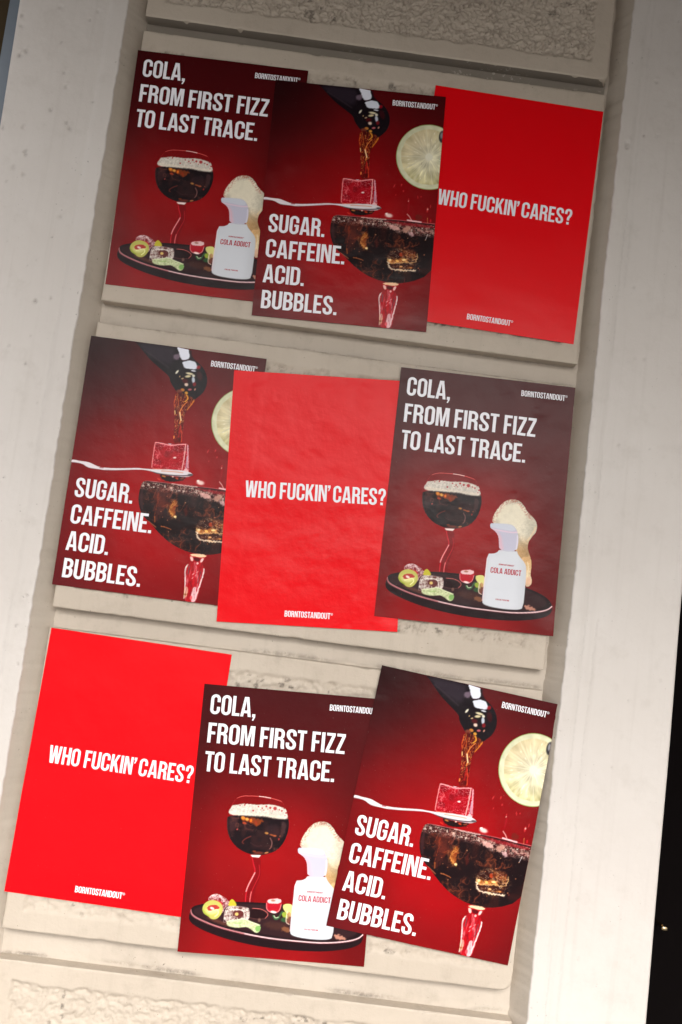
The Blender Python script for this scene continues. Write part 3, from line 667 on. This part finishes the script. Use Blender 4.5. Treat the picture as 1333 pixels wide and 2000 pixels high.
NECK = [(100, 0), (112, 6), (126, 20), (147, 40), (177, 60), (197, 73), (202, 88), (217, 105), (228, 117), (251, 131), (262, 124), (275, 111), (284, 99), (289, 80), (286, 60), (276, 43), (264, 33), (250, 24), (243, 14), (241, 0)]
STREAM = [(219, 106), (216, 130), (219, 145), (223, 160), (225, 180), (227, 205), (229, 231), (250, 231), (249, 205), (247, 180), (247, 160), (252, 148), (262, 134), (266, 120), (250, 112)]
ICE = [(185, 236), (189, 231), (222, 234), (256, 227), (262, 226), (268, 233), (272, 262), (278, 293), (262, 297), (240, 298), (192, 298), (186, 294)]
SPOON = [(-1, 300), (6, 299), (19, 300), (39, 300), (52, 304), (66, 308.5), (80, 308.5), (100, 307), (130, 303), (155, 299), (175, 298.5), (200, 297), (240, 292), (275, 292), (290, 299), (286, 303), (264, 307), (225, 308), (205, 306), (180, 302), (160, 303), (130, 308), (100, 312.5), (80, 315), (62, 314.5), (45, 315), (36, 312), (26, 306.5), (8, 306), (-1, 307)]
UNDER = [(208, 306), (225, 309), (250, 309), (272, 305), (268, 314), (250, 320), (225, 322), (212, 316)]
COUPE = [(173, 327), (168, 343), (167, 358), (168, 376), (177, 401), (189, 414), (204, 424), (228, 446), (253, 463), (276, 473), (296, 479), (320, 482), (352, 481), (391, 468), (420, 450), (450, 425), (450, 327), (359, 325), (300, 324), (241, 325), (195, 325)]
STEMC = [(301, 483), (347, 481), (343, 488), (337, 496), (337, 503), (345, 513), (345, 525), (341, 550), (338, 575), (335, 594), (305, 594), (305, 570), (302, 545), (298, 522), (300, 512), (309, 502), (309, 496)]
LCX, LCY, LRX, LRY = 391, 158, 80.5, 83

def art_sugar(x, y, only_bg=False):
    A = Art(x, y)
    r = np.hypot((x - 235) / 260, (y - 380) / 300)
    c = lerp_c(r, [(0, (166, 3, 12)), (.4, (150, 4, 11)), (.75, (120, 7, 12)), (1.05, (94, 8, 13)), (1.5, (62, 8, 12))])
    c = c * (1 - .42 * sstep(300, 0, y) * sstep(240, 0, x))[:, None]
    low = sstep(500, 594, y) * sstep(260, 60, x); c = c * (1 - .12 * low)[:, None] + np.array([10, 10, 10]) * low[:, None]
    A.c = c * (.96 + .08 * fbm(x / 50, y / 50, 42, 2))[:, None]
    if only_bg: return A.c
    n = A.nz(.22, 15, 3); n2 = A.nz(.5, 19, 2)
    # bottle neck
    A.poly(NECK, (20, 12, 18), 2.0)
    A.poly([(112, 2), (200, 1), (204, 20), (200, 45), (180, 44), (150, 30), (122, 14)], (46, 36, 46), 8, .8, 2)
    A.line([(130, 18), (160, 34), (192, 52)], 3, (70, 56, 64), 3, .5)
    A.poly([(236, 2), (262, 3), (266, 22), (252, 26), (242, 20)], (70, 10, 20), 4, .8)
    A.poly([(200, 20), (212, 14), (218, 22), (210, 32), (200, 30)], (128, 108, 124), 3, .8, 2)
    A.poly([(203, -3), (234, -3), (234, 4), (239, 19), (236, 26), (224, 31), (216, 24), (212, 12)], (222, 224, 236), 1.2, 1, 1)
    A.poly([(222, 34), (236, 29), (250, 28), (258, 36), (261, 47), (245, 49), (231, 48), (226, 42)], (214, 218, 230), 1.2, 1, 1)
    A.line([(219, 31), (234, 28), (248, 25), (256, 30)], 1.6, (60, 20, 28), .9, .8); A.blob(263, 42, 4, 5, (150, 15, 28), 30, .6, .9)
    for p in ((214, 60, 2.2, 5.5, (235, 228, 205), 30), (244, 60, 9, 2.6, (226, 215, 175), 4), (241, 67, 7, 2.8, (220, 205, 160), -14), (254, 64, 3.5, 3, (232, 225, 200), 10), (252, 52, 6, 1.8, (215, 218, 228), 4), (255, 74, 3.6, 8, (200, 208, 222), -12),
              (240, 87, 4.6, 4.0, (240, 210, 190), 25), (229, 74, 3, 1.6, (200, 170, 130), -20), (222, 70, 1.5, 2, (170, 140, 100), 0), (250, 98, 4.5, 2.4, (190, 95, 100), -10), (262, 96, 1.8, 3, (200, 140, 120), 20),
              (259, 84, 4, 5, (120, 18, 26), 0), (236, 79, 7, 5, (74, 10, 16), 0), (268, 62, 6, 12, (54, 10, 16), -20), (233, 101, 5, 3.6, (200, 125, 50), 5), (226, 106, 7, 5, (120, 55, 40), 0), (243, 107, 4, 3.2, (230, 160, 60), 15)):
        A.blob(*p[:5], p[5], .4, .92)
    # cola stream
    A.poly(STREAM, (92, 14, 10), 1.8, .8, 2)
    m = A.nz(.16, 23, 3); ss = np.array([200, 90, 22]) * (.6 + .9 * n2[:, None])
    aS = A.poly(STREAM, (0, 0, 0), 2, 0)
    rs = A.ridge(.17, .045, 24, 6, 5); rs2 = A.ridge(.3, .09, 27, 9, 4)
    A.mix(aS * sstep(.25, .95, rs) * np.where(y < 165, .6, .45), lerp_c(y, [(105, (222, 130, 40)), (160, (216, 88, 34)), (232, (196, 42, 30))])); A.mix(aS * sstep(.35, .9, rs2) * (y < 205) * .55, (250, 186, 96)); A.mix(aS * sstep(.5, .3, m) * .35, (46, 6, 8))
    A.line([(220, 118), (217, 134), (219, 152), (222, 164), (223, 190), (226, 228)], 1.7, (222, 84, 28), .9, .9, 2, 1); A.blob(222, 158, 2, 6, (255, 205, 130), -6)
    A.line([(248, 128), (238, 140), (234, 156), (240, 172), (238, 182)], 2.2, (230, 130, 62), .9, .95, 2, 1); A.line([(234, 156), (240, 174)], 2.6, (255, 214, 160), .9)
    A.line([(264, 122), (258, 134), (251, 146)], 2.2, (225, 130, 40), .9, .9, 2, 1); A.line([(244, 112), (250, 120), (243, 128)], 2.6, (240, 165, 50), 1, .9); A.line([(240, 185), (246, 205), (249, 226)], 2, (214, 60, 34), .9, .9, 2, 1); A.blob(229, 216, 2, 4, (235, 120, 60)); A.line([(240, 188), (240, 214)], 3, (170, 18, 20), 1, .8)
    # ice cube
    A.poly(ICE, (168, 4, 24), 1.2, .75)
    aI = A.fill(ICE); A.mix(aI * sstep(.5, .3, A.nz(.05, 29, 2)) * .55, (104, 4, 16)); ed = sstep(26, 4, np.minimum(np.minimum(x - 187, 262 - x), np.minimum(y - 232, 296 - y)))
    A.mix(aI * A.ridge(.10, .12, 30, 12) * (.25 + .6 * ed), (236, 96, 104)); A.mix(aI * A.ridge(.2, .2, 31, 16) * (.1 + .6 * ed), (255, 190, 190))
    A.line([(188, 234), (205, 234), (224, 237), (242, 232), (259, 229)], 2.0, (250, 170, 172), .8); A.line([(188, 234), (187, 262), (188, 294)], 1.7, (240, 150, 150), .8); A.line([(259, 229), (260, 258), (259, 291)], 1.8, (245, 190, 188), .8)
    A.line([(264, 231), (269, 262), (272, 284)], 2.6, (235, 178, 190), .9, .9); A.line([(267, 258), (268, 290)], 2.6, (196, 170, 190), 1, .9); A.poly([(262, 292), (268, 284), (277, 292), (274, 298), (262, 297)], (245, 200, 200), 1, .9, 1); A.line([(190, 297), (220, 294), (258, 294)], 1.6, (240, 140, 110), .9, .9)
    A.blob(238, 264, 3.8, 1.8, (255, 225, 222), -8); A.line([(196, 248), (205, 262), (201, 256), (198, 268)], 1.2, (235, 110, 115), .8, .8, 0); A.line([(226, 272), (236, 262), (246, 258)], 1.0, (220, 80, 90), .8, .7, 0); A.blob(222, 232, 5, 2, (230, 225, 235)); A.line([(245, 240), (252, 256)], 1.2, (150, 8, 20), 1, .7)
    # spoon
    A.poly(UNDER, (26, 10, 10), 1.2, .95, 2)
    for p in ((219, 311, 5, 1.6, (190, 120, 60), 8), (240, 309, 2, 2, (240, 200, 180), 0), (250, 312, 4, 2, (200, 60, 20), 20), (262, 311, 5, 1.6, (130, 60, 35), -10), (208, 320, 5, 3, (205, 40, 30), 20), (232, 318, 7, 3, (24, 10, 12), 0)): A.blob(*p[:5], p[5], .4, .9)
    A.poly(SPOON, (226, 216, 220), .8, 1, 0, 1)
    A.line([(-1, 306), (10, 305.5), (26, 307), (40, 314), (60, 315), (80, 315)], 1.4, (110, 70, 80), .9, .8); A.line([(68, 310), (76, 309.5)], 2, (150, 50, 60), 1, .8); A.line([(82, 313.5), (110, 311.5), (150, 304), (180, 303)], 1.6, (150, 130, 140), .9, .7)
    A.line([(186, 304), (210, 307), (250, 306), (288, 300)], 2.6, (60, 50, 56), 1, .9); A.blob(282, 299, 8, 2, (92, 84, 88)); A.line([(212, 299), (240, 297), (262, 297)], 2, (214, 130, 90), 1, .7)
    # coupe of cola and ice
    A.poly(COUPE, (24, 10, 13), 1.3, 1, .8)
    inC = A.poly(COUPE, 0, 1.5, 0)
    A.mix(inC * sstep(.58, .78, A.nz(.03, 51, 2)) * .5, (58, 22, 19)); 
    A.mix(inC * sstep(.57, .72, A.nz(.11, 61, 4)) * sstep(430, 380, y) * sstep(290, 240, x) * .7, (96, 34, 20))
    cz = sstep(.50, .66, A.nz(.022, 58, 2)); A.mix(inC * cz * A.ridge(.035, .018, 55, 5, 8) * sstep(300, 240, x) * sstep(440, 400, y) * .55, (126, 46, 28)); A.mix(inC * cz * A.ridge(.045, .03, 56, 13, 8) * sstep(350, 372, y) * .6, (168, 76, 42)); A.mix(inC * cz * A.ridge(.10, .10, 57, 22, 4) * .3, (200, 120, 80))
    A.poly([(172, 336), (176, 332), (177, 370), (184, 398), (176, 392), (170, 370)], (66, 36, 40), 2, .6)
    A.poly([(205, 345), (222, 338), (238, 336), (240, 352), (232, 372), (226, 400), (218, 420), (208, 420), (214, 395), (206, 370)], (92, 34, 26), 6, .6, 7)
    A.line([(212, 352), (214, 380), (210, 410)], 2, (160, 60, 30), 1.5, .6, 2, 2); A.line([(207, 344), (203, 360)], 1.4, (130, 60, 40), 1, .8)
    A.poly([(250, 366), (258, 362), (260, 376), (257, 390), (262, 402), (252, 404), (243, 394), (241, 384)], (178, 88, 32), 3.5, .8, 4); A.line([(253, 368), (244, 382), (246, 394), (258, 401), (262, 404)], 1.6, (246, 178, 88), 1.4, .85, 2, 3); A.blob(254, 377, 3, 6, (120, 40, 16), 10, .5, .8); A.blob(259, 402, 3.4, 2.4, (255, 224, 160))
    A.line([(238, 334), (246, 340), (240, 360)], 3, (130, 60, 48), 2, .7)
    A.poly([(278, 375), (285, 370), (288, 395), (280, 400)], (90, 26, 20), 3, .6, 3)
    A.line([(198, 420), (212, 428), (218, 432)], 1.6, (190, 100, 66), .9, .9); A.line([(230, 428), (246, 430), (254, 433)], 1.8, (200, 110, 60), .9, .9, 2, 1); A.line([(212, 408), (214, 420)], 1.8, (200, 110, 50), .9, .7)
    # lower bright ice block
    A.poly([(312, 400), (380, 390), (384, 420), (380, 446), (318, 450), (310, 430)], (52, 20, 15), 3, .85, 3)
    A.poly([(345, 400), (372, 396), (378, 412), (350, 416)], (112, 44, 22), 4, .7, 3); A.poly([(338, 406), (346, 404), (348, 416), (340, 416)], (190, 62, 26), 1.5, .8, 3)
    A.poly([(312, 424), (330, 424), (344, 418), (358, 418), (362, 424), (346, 430), (326, 434), (314, 434)], (196, 112, 46), 2.6, .8, 4)
    A.line([(312, 422), (316, 434), (330, 432), (350, 428), (368, 428), (382, 424), (383, 404)], 2.0, (244, 190, 124), 1.2, .85, 2, 3); A.line([(314, 432), (316, 444), (330, 449), (350, 448), (381, 446)], 3.4, (248, 222, 192), 1.4, .95, 2, 2.5)
    A.poly([(322, 438), (345, 435), (375, 436), (378, 442), (345, 445), (324, 444)], (70, 26, 16), 1.5, .9, 1.5); A.blob(346, 439, 4, 1.8, (240, 180, 120)); A.blob(370, 440, 3, 1.8, (190, 110, 60)); A.blob(352, 422, 5, 2.4, (255, 222, 140), -10); A.blob(336, 426, 4, 2.6, (250, 190, 100), 20); A.blob(318, 426, 3.5, 3.5, (255, 214, 150)); A.blob(364, 412, 3, 5, (96, 34, 20)); A.line([(376, 400), (379, 420)], 1.5, (160, 70, 35), 1, .8)
    blk = sstep(46, 20, np.hypot((x - 348) * .9, (y - 424) * 1.2)); A.mix(inC * blk * A.ridge(.06, .11, 91, 9, 5) * .7, (240, 168, 92)); A.mix(inC * blk * A.ridge(.12, .2, 92, 18, 4) * .6, (255, 232, 200))
    amb = sstep(24, 8, np.hypot((x - 252) * 1.2, (y - 384) * .8)); A.mix(inC * amb * A.ridge(.09, .06, 95, 9, 5) * .6, (250, 196, 110)); A.mix(inC * amb * A.ridge(.12, .08, 97, 7, 5) * .4, (70, 20, 12))
    rng = random.Random(4)
    for _ in range(20): A.blob(rng.uniform(182, 400), rng.uniform(345, 460), rng.uniform(.7, 1.5), rng.uniform(.7, 1.5), rng.choice([(200, 120, 80), (150, 60, 50), (220, 160, 120)]), 0, .5, .8)
    # surface: foamy bright ice along the top
    sz = sstep(0, 6, y - 325 - 2 * A.nz(.1, 3, 2)) * sstep(352 + 0 * x, 338, y - 10 * sstep(290, 330, x) * A.nz(.06, 8, 2) - 8 * sstep(290, 420, x))
    fl = A.nz(.2, 71, 3); A.mix(inC * sz * A.ridge(.12, .22, 72, 3, 4) * (.30 + .35 * sstep(200, 240, x)), (190, 128, 112)); A.mix(inC * sz * A.ridge(.22, .4, 73, 7, 3) * .8, (244, 206, 190)); A.mix(inC * sz * sstep(.44, .36, fl) * .6, (70, 14, 16)); A.mix(inC * sz * sstep(.68, .78, fl) * .7, (245, 222, 210))
    A.poly([(292, 328), (360, 328), (419, 330), (419, 336), (360, 338), (325, 334), (300, 332)], (150, 14, 24), 2.5, .65, 2)
    A.poly([(306, 340), (318, 336), (330, 342), (338, 348), (326, 352), (312, 348)], (222, 170, 160), 1.6, .85, 3); A.poly([(340, 348), (352, 336), (362, 340), (358, 350), (346, 356)], (214, 160, 140), 1.6, .75, 4); A.poly([(356, 350), (370, 352), (368, 364), (358, 358)], (226, 180, 180), 1.5, .75, 3); A.line([(376, 340), (392, 350), (408, 344), (419, 350)], 3, (205, 150, 140), 1.2, .8, 2, 3)
    A.line([(176, 327), (210, 326), (241, 325.5), (300, 324.5), (359, 324), (419, 325)], 1.2, (225, 120, 125), .8, .9); A.line([(240, 326), (280, 327), (300, 326)], 2.2, (250, 210, 200), 1, .8, 2, 1)
    A.line([(352, 322), (366, 323), (385, 324)], 3.2, (250, 215, 215), 1, .9); A.blob(306, 315, 9, 5, (244, 214, 205), 4, .5, .95); A.blob(300, 311, 3, 3, (250, 230, 222)); A.line([(350, 307), (357, 314), (362, 322)], 1.8, (240, 170, 165), .8, .95, 0); A.poly([(372, 306), (386, 306), (388, 318), (376, 322), (370, 316)], (110, 26, 20), 2, .9, 3); A.line([(400, 312), (401, 324)], 1.2, (230, 140, 80), .8, .9, 0); A.blob(408, 318, 2, 4, (190, 20, 30)); A.line([(404, 352), (400, 366)], 1.2, (230, 215, 215), .8, .9, 0)
    # stem
    A.poly(STEMC, (178, 6, 20), 1, .95)
    A.poly([(301, 482), (347, 480), (341, 488), (312, 489)], (248, 205, 165), 1, 1, 1); A.poly([(306, 488), (314, 490), (316, 500), (309, 499)], (245, 200, 190), .9, .95); A.poly([(333, 490), (340, 489), (337, 499), (331, 501)], (245, 205, 200), .9, .95); A.poly([(314, 490), (332, 490), (330, 499), (318, 499)], (80, 10, 18), 1.4, .9)
    A.line([(303, 508), (299, 522), (303, 545), (304, 570), (305, 594)], 4.6, (240, 214, 210), 1, .95, 2, 1); A.line([(308, 512), (308, 530)], 2.4, (110, 70, 78), 1, .9); A.line([(343, 514), (343, 528), (338, 552), (334, 578), (330, 594)], 3.2, (244, 226, 226), 1, .95, 2, 1); A.line([(336, 520), (332, 548)], 1.8, (110, 60, 70), .9, .9)
    A.poly([(322, 560), (332, 556), (334, 594), (322, 594)], (245, 210, 214), 1.2, .85, 1); A.line([(318, 530), (330, 522)], 1.4, (250, 170, 175), .8, .9, 0); A.line([(318, 540), (326, 530)], 1.4, (250, 170, 175), .8, .9, 0); A.poly([(304, 558), (314, 562), (312, 585), (304, 588)], (232, 190, 150), 1.4, .8, 2); A.blob(308, 578, 3, 2.6, (150, 90, 40)); A.line([(324, 515), (322, 552)], 4, (206, 8, 24), 1.5, .8)
    aT = A.fill(STEMC) * (y > 500); A.mix(aT * A.ridge(.14, .016, 81, 7, 3) * .6, (242, 176, 180)); A.mix(aT * A.ridge(.2, .03, 83, 10, 3) * .55, (86, 20, 30))
    A.blob(326, 503, 2.5, 2.5, (245, 190, 190)); A.blob(322, 584, 3, 5, (225, 80, 90))
    # lime slice
    dx = (x - LCX) / LRX; dy = (y - LCY) / LRY; rr = np.hypot(dx, dy); th = np.arctan2(dy, dx)
    edge = 1 + (noise(th * 9, th * 0, 3) - .5) * .012
    lime = sstep(1.010, .994, rr / edge)
    A.mix(lime, (140, 150, 84)); A.mix(sstep(.995, .965, rr), np.array([212, 211, 178]) + (A.nz(.07, 94, 2)[:, None] - .5) * 34); 
    pulp = lerp_c(rr, [(0, (230, 225, 200)), (.5, (218, 211, 174)), (.84, (206, 198, 148))]) + ((fbm(th * 13, rr * 3.5, 91, 3)[:, None] - .5) * 70 + (A.nz(.05, 93, 2)[:, None] - .5) * 60) * np.array([1, 1, .9])
    tl = sstep(.2, -1, dx + dy)[:, None]; pulp = pulp * (1 - tl) + (pulp * .5 + np.array([208, 188, 158]) * .5) * tl
    A.mix(sstep(.865 + (fbm(th * 5, th * 0, 8, 2) - .5) * .05, .835, rr), pulp)
    for a in (-100, -62, -25, 12, 50, 78, 118, 150, 176, -155, -128):
        a_ = math.radians(a); dd = np.abs((th - a_ + math.pi) % (2 * math.pi) - math.pi) * rr
        A.mix(sstep(.030, .004, dd) * (rr < .88) * .5, (226, 220, 190))
    A.mix(sstep(.125 + .02 * noise(th * 6, th * 0, 1), .095, rr), (232, 228, 206))
    for _ in range(34):
        a = rng.uniform(-3.1, 3.1); q_ = rng.uniform(.35, .8); A.blob(LCX + LRX * q_ * math.cos(a), LCY + LRY * q_ * math.sin(a), rng.uniform(1.6, 4), rng.uniform(.6, 1.2), (246, 240, 222), math.degrees(a), .5, .7)
    A.blob(419, 103, 8, 15, (52, 50, 54), 0, .18); A.blob(418, 100, 3.6, 8, (140, 138, 142), 0, .5)
    # droplets
    for p in ((313, 239, 1.2, 5, 20), (330, 235, 1.4, 3.4, 10), (372, 262, 1, 4, -10), (380, 260, 1, 2.6, 0), (350, 270, 1, 3, 0), (398, 292, 2, 6, 0), (352, 288, 2.2, 16, 2), (336, 250, 1.6, 2.4, 0), (299, 168, 1, 1, 0), (318, 262, 1, 2, 0), (405, 282, 1.2, 4, 0)):
        A.blob(p[0], p[1], p[2], p[3], (205, 50, 52) if p[3] < 9 else (150, 10, 22), p[4], .4, .85)
    A.blob(399, 290, 1, 2.4, (250, 190, 180)); A.blob(350, 274, .9, 1.6, (240, 160, 150))
    return A.c

STEP = 1.25
def element(outline, artf, sm=2, step=STEP, cull=None):
    poly_ = smooth(outline, sm) if sm else np.array(outline, float)
    poly_[:, 0] = np.clip(poly_[:, 0], .3, 419.7); poly_[:, 1] = np.clip(poly_[:, 1], .3, 593.7)
    x0, y0 = np.floor(poly_.min(0) / step) * step; x1, y1 = poly_.max(0)
    xs = np.arange(x0, x1 + step * 1.5, step); ys = np.arange(y0, y1 + step * 1.5, step)
    X, Y = np.meshgrid(xs, ys); P = np.c_[X.ravel(), Y.ravel()]; ins = inside(P, poly_)
    nx, ny = len(xs), len(ys)
    f = grid_faces(nx, ny); cnt = ins[f].sum(1); f = f[cnt >= 2]
    used = np.unique(f); mp = -np.ones(len(P), int); mp[used] = np.arange(len(used))
    P2 = P[used].copy(); out = ~ins[used]
    if out.any():
        _, nr = seg_near(P2[out], poly_); P2[out] = nr
    f = mp[f][:, ::-1]
    return P2, f, lin(artf(P2[:, 0], P2[:, 1]))
def ellipse(cx, cy, rx, ry, n=60):
    return [(cx + rx * math.cos(a), cy + ry * math.sin(a)) for a in np.linspace(0, 2 * math.pi, n, endpoint=False)]

DESIGN = {}
def sheet_ink(artf):
    xs = np.arange(0, 421, 6.0); ys = np.arange(0, 595, 6.0)
    X, Y = np.meshgrid(xs, ys); return xs, ys, np.c_[X.ravel(), Y.ravel()], (lin(artf(X.ravel(), Y.ravel(), True)) if artf else None)
DESIGN['cola'] = dict(
    sheet=sheet_ink(art_cola),
    prints=[('printed_tray', element(TRAY, art_cola), 1), ('printed_goblet', element(RIM[2:9][::1] + [(214, 266), (223, 292), (223, 313), (216, 338), (202, 357), (183, 366), (166, 371), (168, 400), (171, 412), (160, 450), (160, 488), (141, 488), (138, 462), (140, 443), (154, 408), (144, 372), (115, 362), (97, 347), (86, 329), (81, 304), (83, 280), (88, 266)], art_cola, 1), 2),
            ('printed_foam', element(FOAMB, art_cola), 2), ('printed_glass_foot', element(BASE, art_cola), 3), ('printed_ice_cube', element(CUBE1, art_cola), 2), ('printed_lime_ring', element(LIMER, art_cola), 3), ('printed_lime_peel', element([(107, 472), (114, 471), (124, 485), (114, 488), (100, 486)], art_cola), 2.5),
            ('printed_ice_cube', element(CUBE2, art_cola), 3.5), ('printed_ice_cube', element(CUBE3, art_cola), 3), ('printed_lime_piece', element(ARCHL, art_cola), 4), ('printed_lime_piece', element(LIME2, art_cola), 3.5),
            ('printed_perfume_bottle', element(BODY, art_cola, 1), 4), ('printed_bottle_cap', element(CAP, art_cola, 1), 4.5)],
    text=[('headline_lettering', text2d('COLA,', 19, 123, 21.5, 44.5), 5, 'w'), ('headline_lettering', text2d('FROM FIRST FIZZ', 19, 334.5, 86, 44.8), 5, 'w'), ('headline_lettering', text2d('TO LAST TRACE.', 18.5, 316, 150.5, 44.8), 5, 'w'),
          ('brand_lettering', text2d('BORNTOSTANDOUT®', 292, 403, 21.7, 14), 5, 'w'),
          ('bottle_brand_lettering', text2d('BORNTOSTANDOUT®', 277.5, 315, 439.5, 3.8), 5, 'r'), ('bottle_name_lettering', text2d('COLA ADDICT', 259.5, 332, 450, 13), 5, 'r'), ('bottle_small_lettering', text2d('EAU DE PARFUM', 278, 309.5, 521.8, 3.6), 5, 'r')])
DESIGN['sugar'] = dict(
    sheet=sheet_ink(art_sugar),
    prints=[('printed_bottle_neck', element(NECK, art_sugar, 1), 1), ('printed_cola_stream', element(STREAM, art_sugar, 1), 1.5), ('printed_coupe_glass', element(COUPE[:14] + [(446, 432), (446, 326), (446, 309), (400, 305), (350, 303), (295, 307), (288, 324), (241, 324), (195, 325)], art_sugar, 1), 1), ('printed_glass_stem', element(STEMC, art_sugar, 1), 2),
            ('printed_spoon', element(SPOON[:15] + [(275, 305), (270, 314), (250, 321), (225, 323), (208, 322), (202, 316), (205, 308)] + SPOON[19:], art_sugar, 1), 2.2), ('printed_ice_cube', element(ICE, art_sugar, 1), 3),
            ('printed_lime_slice', element([p for p in ellipse(LCX, LCY, LRX, LRY, 72)], art_sugar, 0), 1), ('printed_droplets', element([(294, 228), (300, 224), (330, 228), (345, 244), (420, 246), (420, 303), (300, 303)], art_sugar, 0, 1.6), .6)],
    text=[('headline_lettering', text2d('SUGAR.', 19, 154.5, 340, 44.8), 5, 'w'), ('headline_lettering', text2d('CAFFEINE.', 18.5, 208.5, 403, 44.8), 5, 'w'), ('headline_lettering', text2d('ACID.', 18, 116.5, 466, 44.8), 5, 'w'), ('headline_lettering', text2d('BUBBLES.', 19.5, 201, 529.5, 44.8), 5, 'w'),
          ('brand_lettering', text2d('BORNTOSTANDOUT®', 291, 402, 21.7, 14), 5, 'w')])
DESIGN['red'] = dict(sheet=sheet_ink(None), prints=[],
    text=[('headline_lettering', text2d("WHO FUCKIN' CARES?", 45.5, 376, 261.5, 39), 5, 'w'), ('brand_lettering', text2d('BORNTOSTANDOUT®', 156, 268, 559.5, 14), 5, 'w')])
INK = {'w': M_wink, 'r': M_rink}

# ------------------------------------------------------------------ posters
def relief(P, seed, amp, lift):
    x, y = P[:, 0], P[:, 1]
    e = np.minimum(np.minimum(x, 420 - x), np.minimum(y, 594 - y)); k = .25 + .75 * sstep(0, 60, e)
    h = amp * k * (fbm(x / 75, y / 60, seed, 2) * 1.0 + .35 * fbm(x / 26, y / 22, seed + 5, 2))
    for (cx, cy, r, a) in lift: h = h + a * np.exp(-((x - cx) ** 2 + (y - cy) ** 2) / r ** 2)
    return h
def poster(design, x, z, rot, layer, label, seed, amp=.9, crumple=.35, lift=(), over=()):
    y = -.0012 - .0021 * layer
    x2, z2 = at_depth(x, z, y)
    r = empty('poster', (x2, y, z2)); r.rotation_euler = (0, -math.radians(rot), 0)
    tag(r, label, 'poster', 'glossy posters pasted on the wall')
    D = DESIGN[design]
    def put(name, P, F, mat, lev, col=None, thick=False):
        h = relief(P, seed, amp, lift) + .11 * lev
        for (ox, oz, orot) in over:      # the edge of the sheet underneath presses through
            a, b_ = math.radians(rot), math.radians(orot); u = P[:, 0] - 210; v = 297 - P[:, 1]
            wx_ = x * 1000 + u * math.cos(a) - v * math.sin(a) - ox * 1000; wy_ = z * 1000 + u * math.sin(a) + v * math.cos(a) - oz * 1000
            lu = wx_ * math.cos(b_) + wy_ * math.sin(b_); lv = -wx_ * math.sin(b_) + wy_ * math.cos(b_)
            sdr = np.minimum(210 - np.abs(lu), 297 - np.abs(lv)); h = h + .55 * sstep(-7, 1, sdr)
        V = np.c_[(P[:, 0] - 210) / 1000, -h / 1000, (297 - P[:, 1]) / 1000]
        if thick:   # paper thickness: a folded-back rim
            nx, ny = len(D['sheet'][0]), len(D['sheet'][1])
            ring = [i for i in range(nx)] + [j * nx + nx - 1 for j in range(1, ny)] + [(ny - 1) * nx + i for i in range(nx - 2, -1, -1)] + [j * nx for j in range(ny - 2, 0, -1)]
            a_ = V[ring].copy(); b = a_.copy(); b[:, 1] += .0009; b0 = len(V); k = len(ring); V = np.vstack([V, a_, b])
            F = F.tolist() + [(b0 + i, b0 + (i + 1) % k, b0 + k + (i + 1) % k, b0 + k + i) for i in range(k)]
            if col is not None: col = np.vstack([col, col[ring], col[ring]])
        o = mesh_obj(name, V, F, mat, r, True, {'ink': col} if col is not None else None)
        o['seed'] = float(seed); o['crumple'] = float(crumple)
        return o
    xs, ys, P, c = D['sheet']
    put('paper_sheet', P, grid_faces(len(xs), len(ys), True), M_ink if c is not None else M_red, 0, c, True)
    for name, (P, F, c), lev in D['prints']: put(name, P, F, M_ink, lev, c)
    for name, (P, F), lev, ink in D['text']: put(name, P, F, INK[ink], lev)
    return r
poster('cola', -.3951, .7436, 1.04, 0, 'dark red goblet and perfume bottle poster at top left of the group', 3, .7, .16)
poster('red', .3291, .7518, -1.15, 0, 'plain bright red poster with one white text line, at top right', 11, .5, .10)
poster('sugar', -.045, .7206, 2.24, 1, 'dark red cola pouring poster, middle of the top row, overlapping both its neighbours', 17, .9, .22, lift=[(20, 235, 22, 1.2), (60, 215, 18, .8)], over=[(-.3951, .7436, 1.04), (.3291, .7518, -1.15)])
poster('sugar', -.403, .0168, .1, 0, 'dark red cola pouring poster at left of middle row, lime slice half covered', 23, 1.0, .22)
poster('red', -.0351, -.0052, 4.06, 1, 'wrinkled bright red poster with white text in the centre of the wall', 31, 1.5, .42, lift=[(120, 0, 35, 1.8), (395, 594, 26, 2.2), (330, 60, 22, 1.2)], over=[(-.403, .0168, .1)])
poster('cola', .3433, .044, .94, 2, 'uncovered dark red goblet and perfume bottle poster, right end of the middle row', 43, 1.0, .24, lift=[(360, 50, 30, .8), (420, 594, 45, 3.0), (335, 70, 14, 1.0)], over=[(-.0351, -.0052, 4.06)])
poster('red', -.3941, -.6805, -1.15, 0, 'bright red poster with white text at bottom left corner', 53, .9, .30, lift=[(110, 0, 45, 1.6), (0, 380, 60, 1.5)])
poster('cola', -.0087, -.7501, 2.33, 1, 'goblet and perfume bottle poster hung lowest, bottom centre, its right edge covered', 61, .9, .24, lift=[(20, 594, 45, 1.5), (420, 594, 40, 1.6)], over=[(-.3941, -.6805, -1.15)])
poster('sugar', .3532, -.6826, -5.08, 2, 'most tilted poster, cola pouring into a coupe glass, at bottom right', 71, .9, .26, lift=[(420, 300, 80, 4.0), (420, 0, 40, 2.0), (200, 594, 60, 1.4)], over=[(-.0087, -.7501, 2.33)])
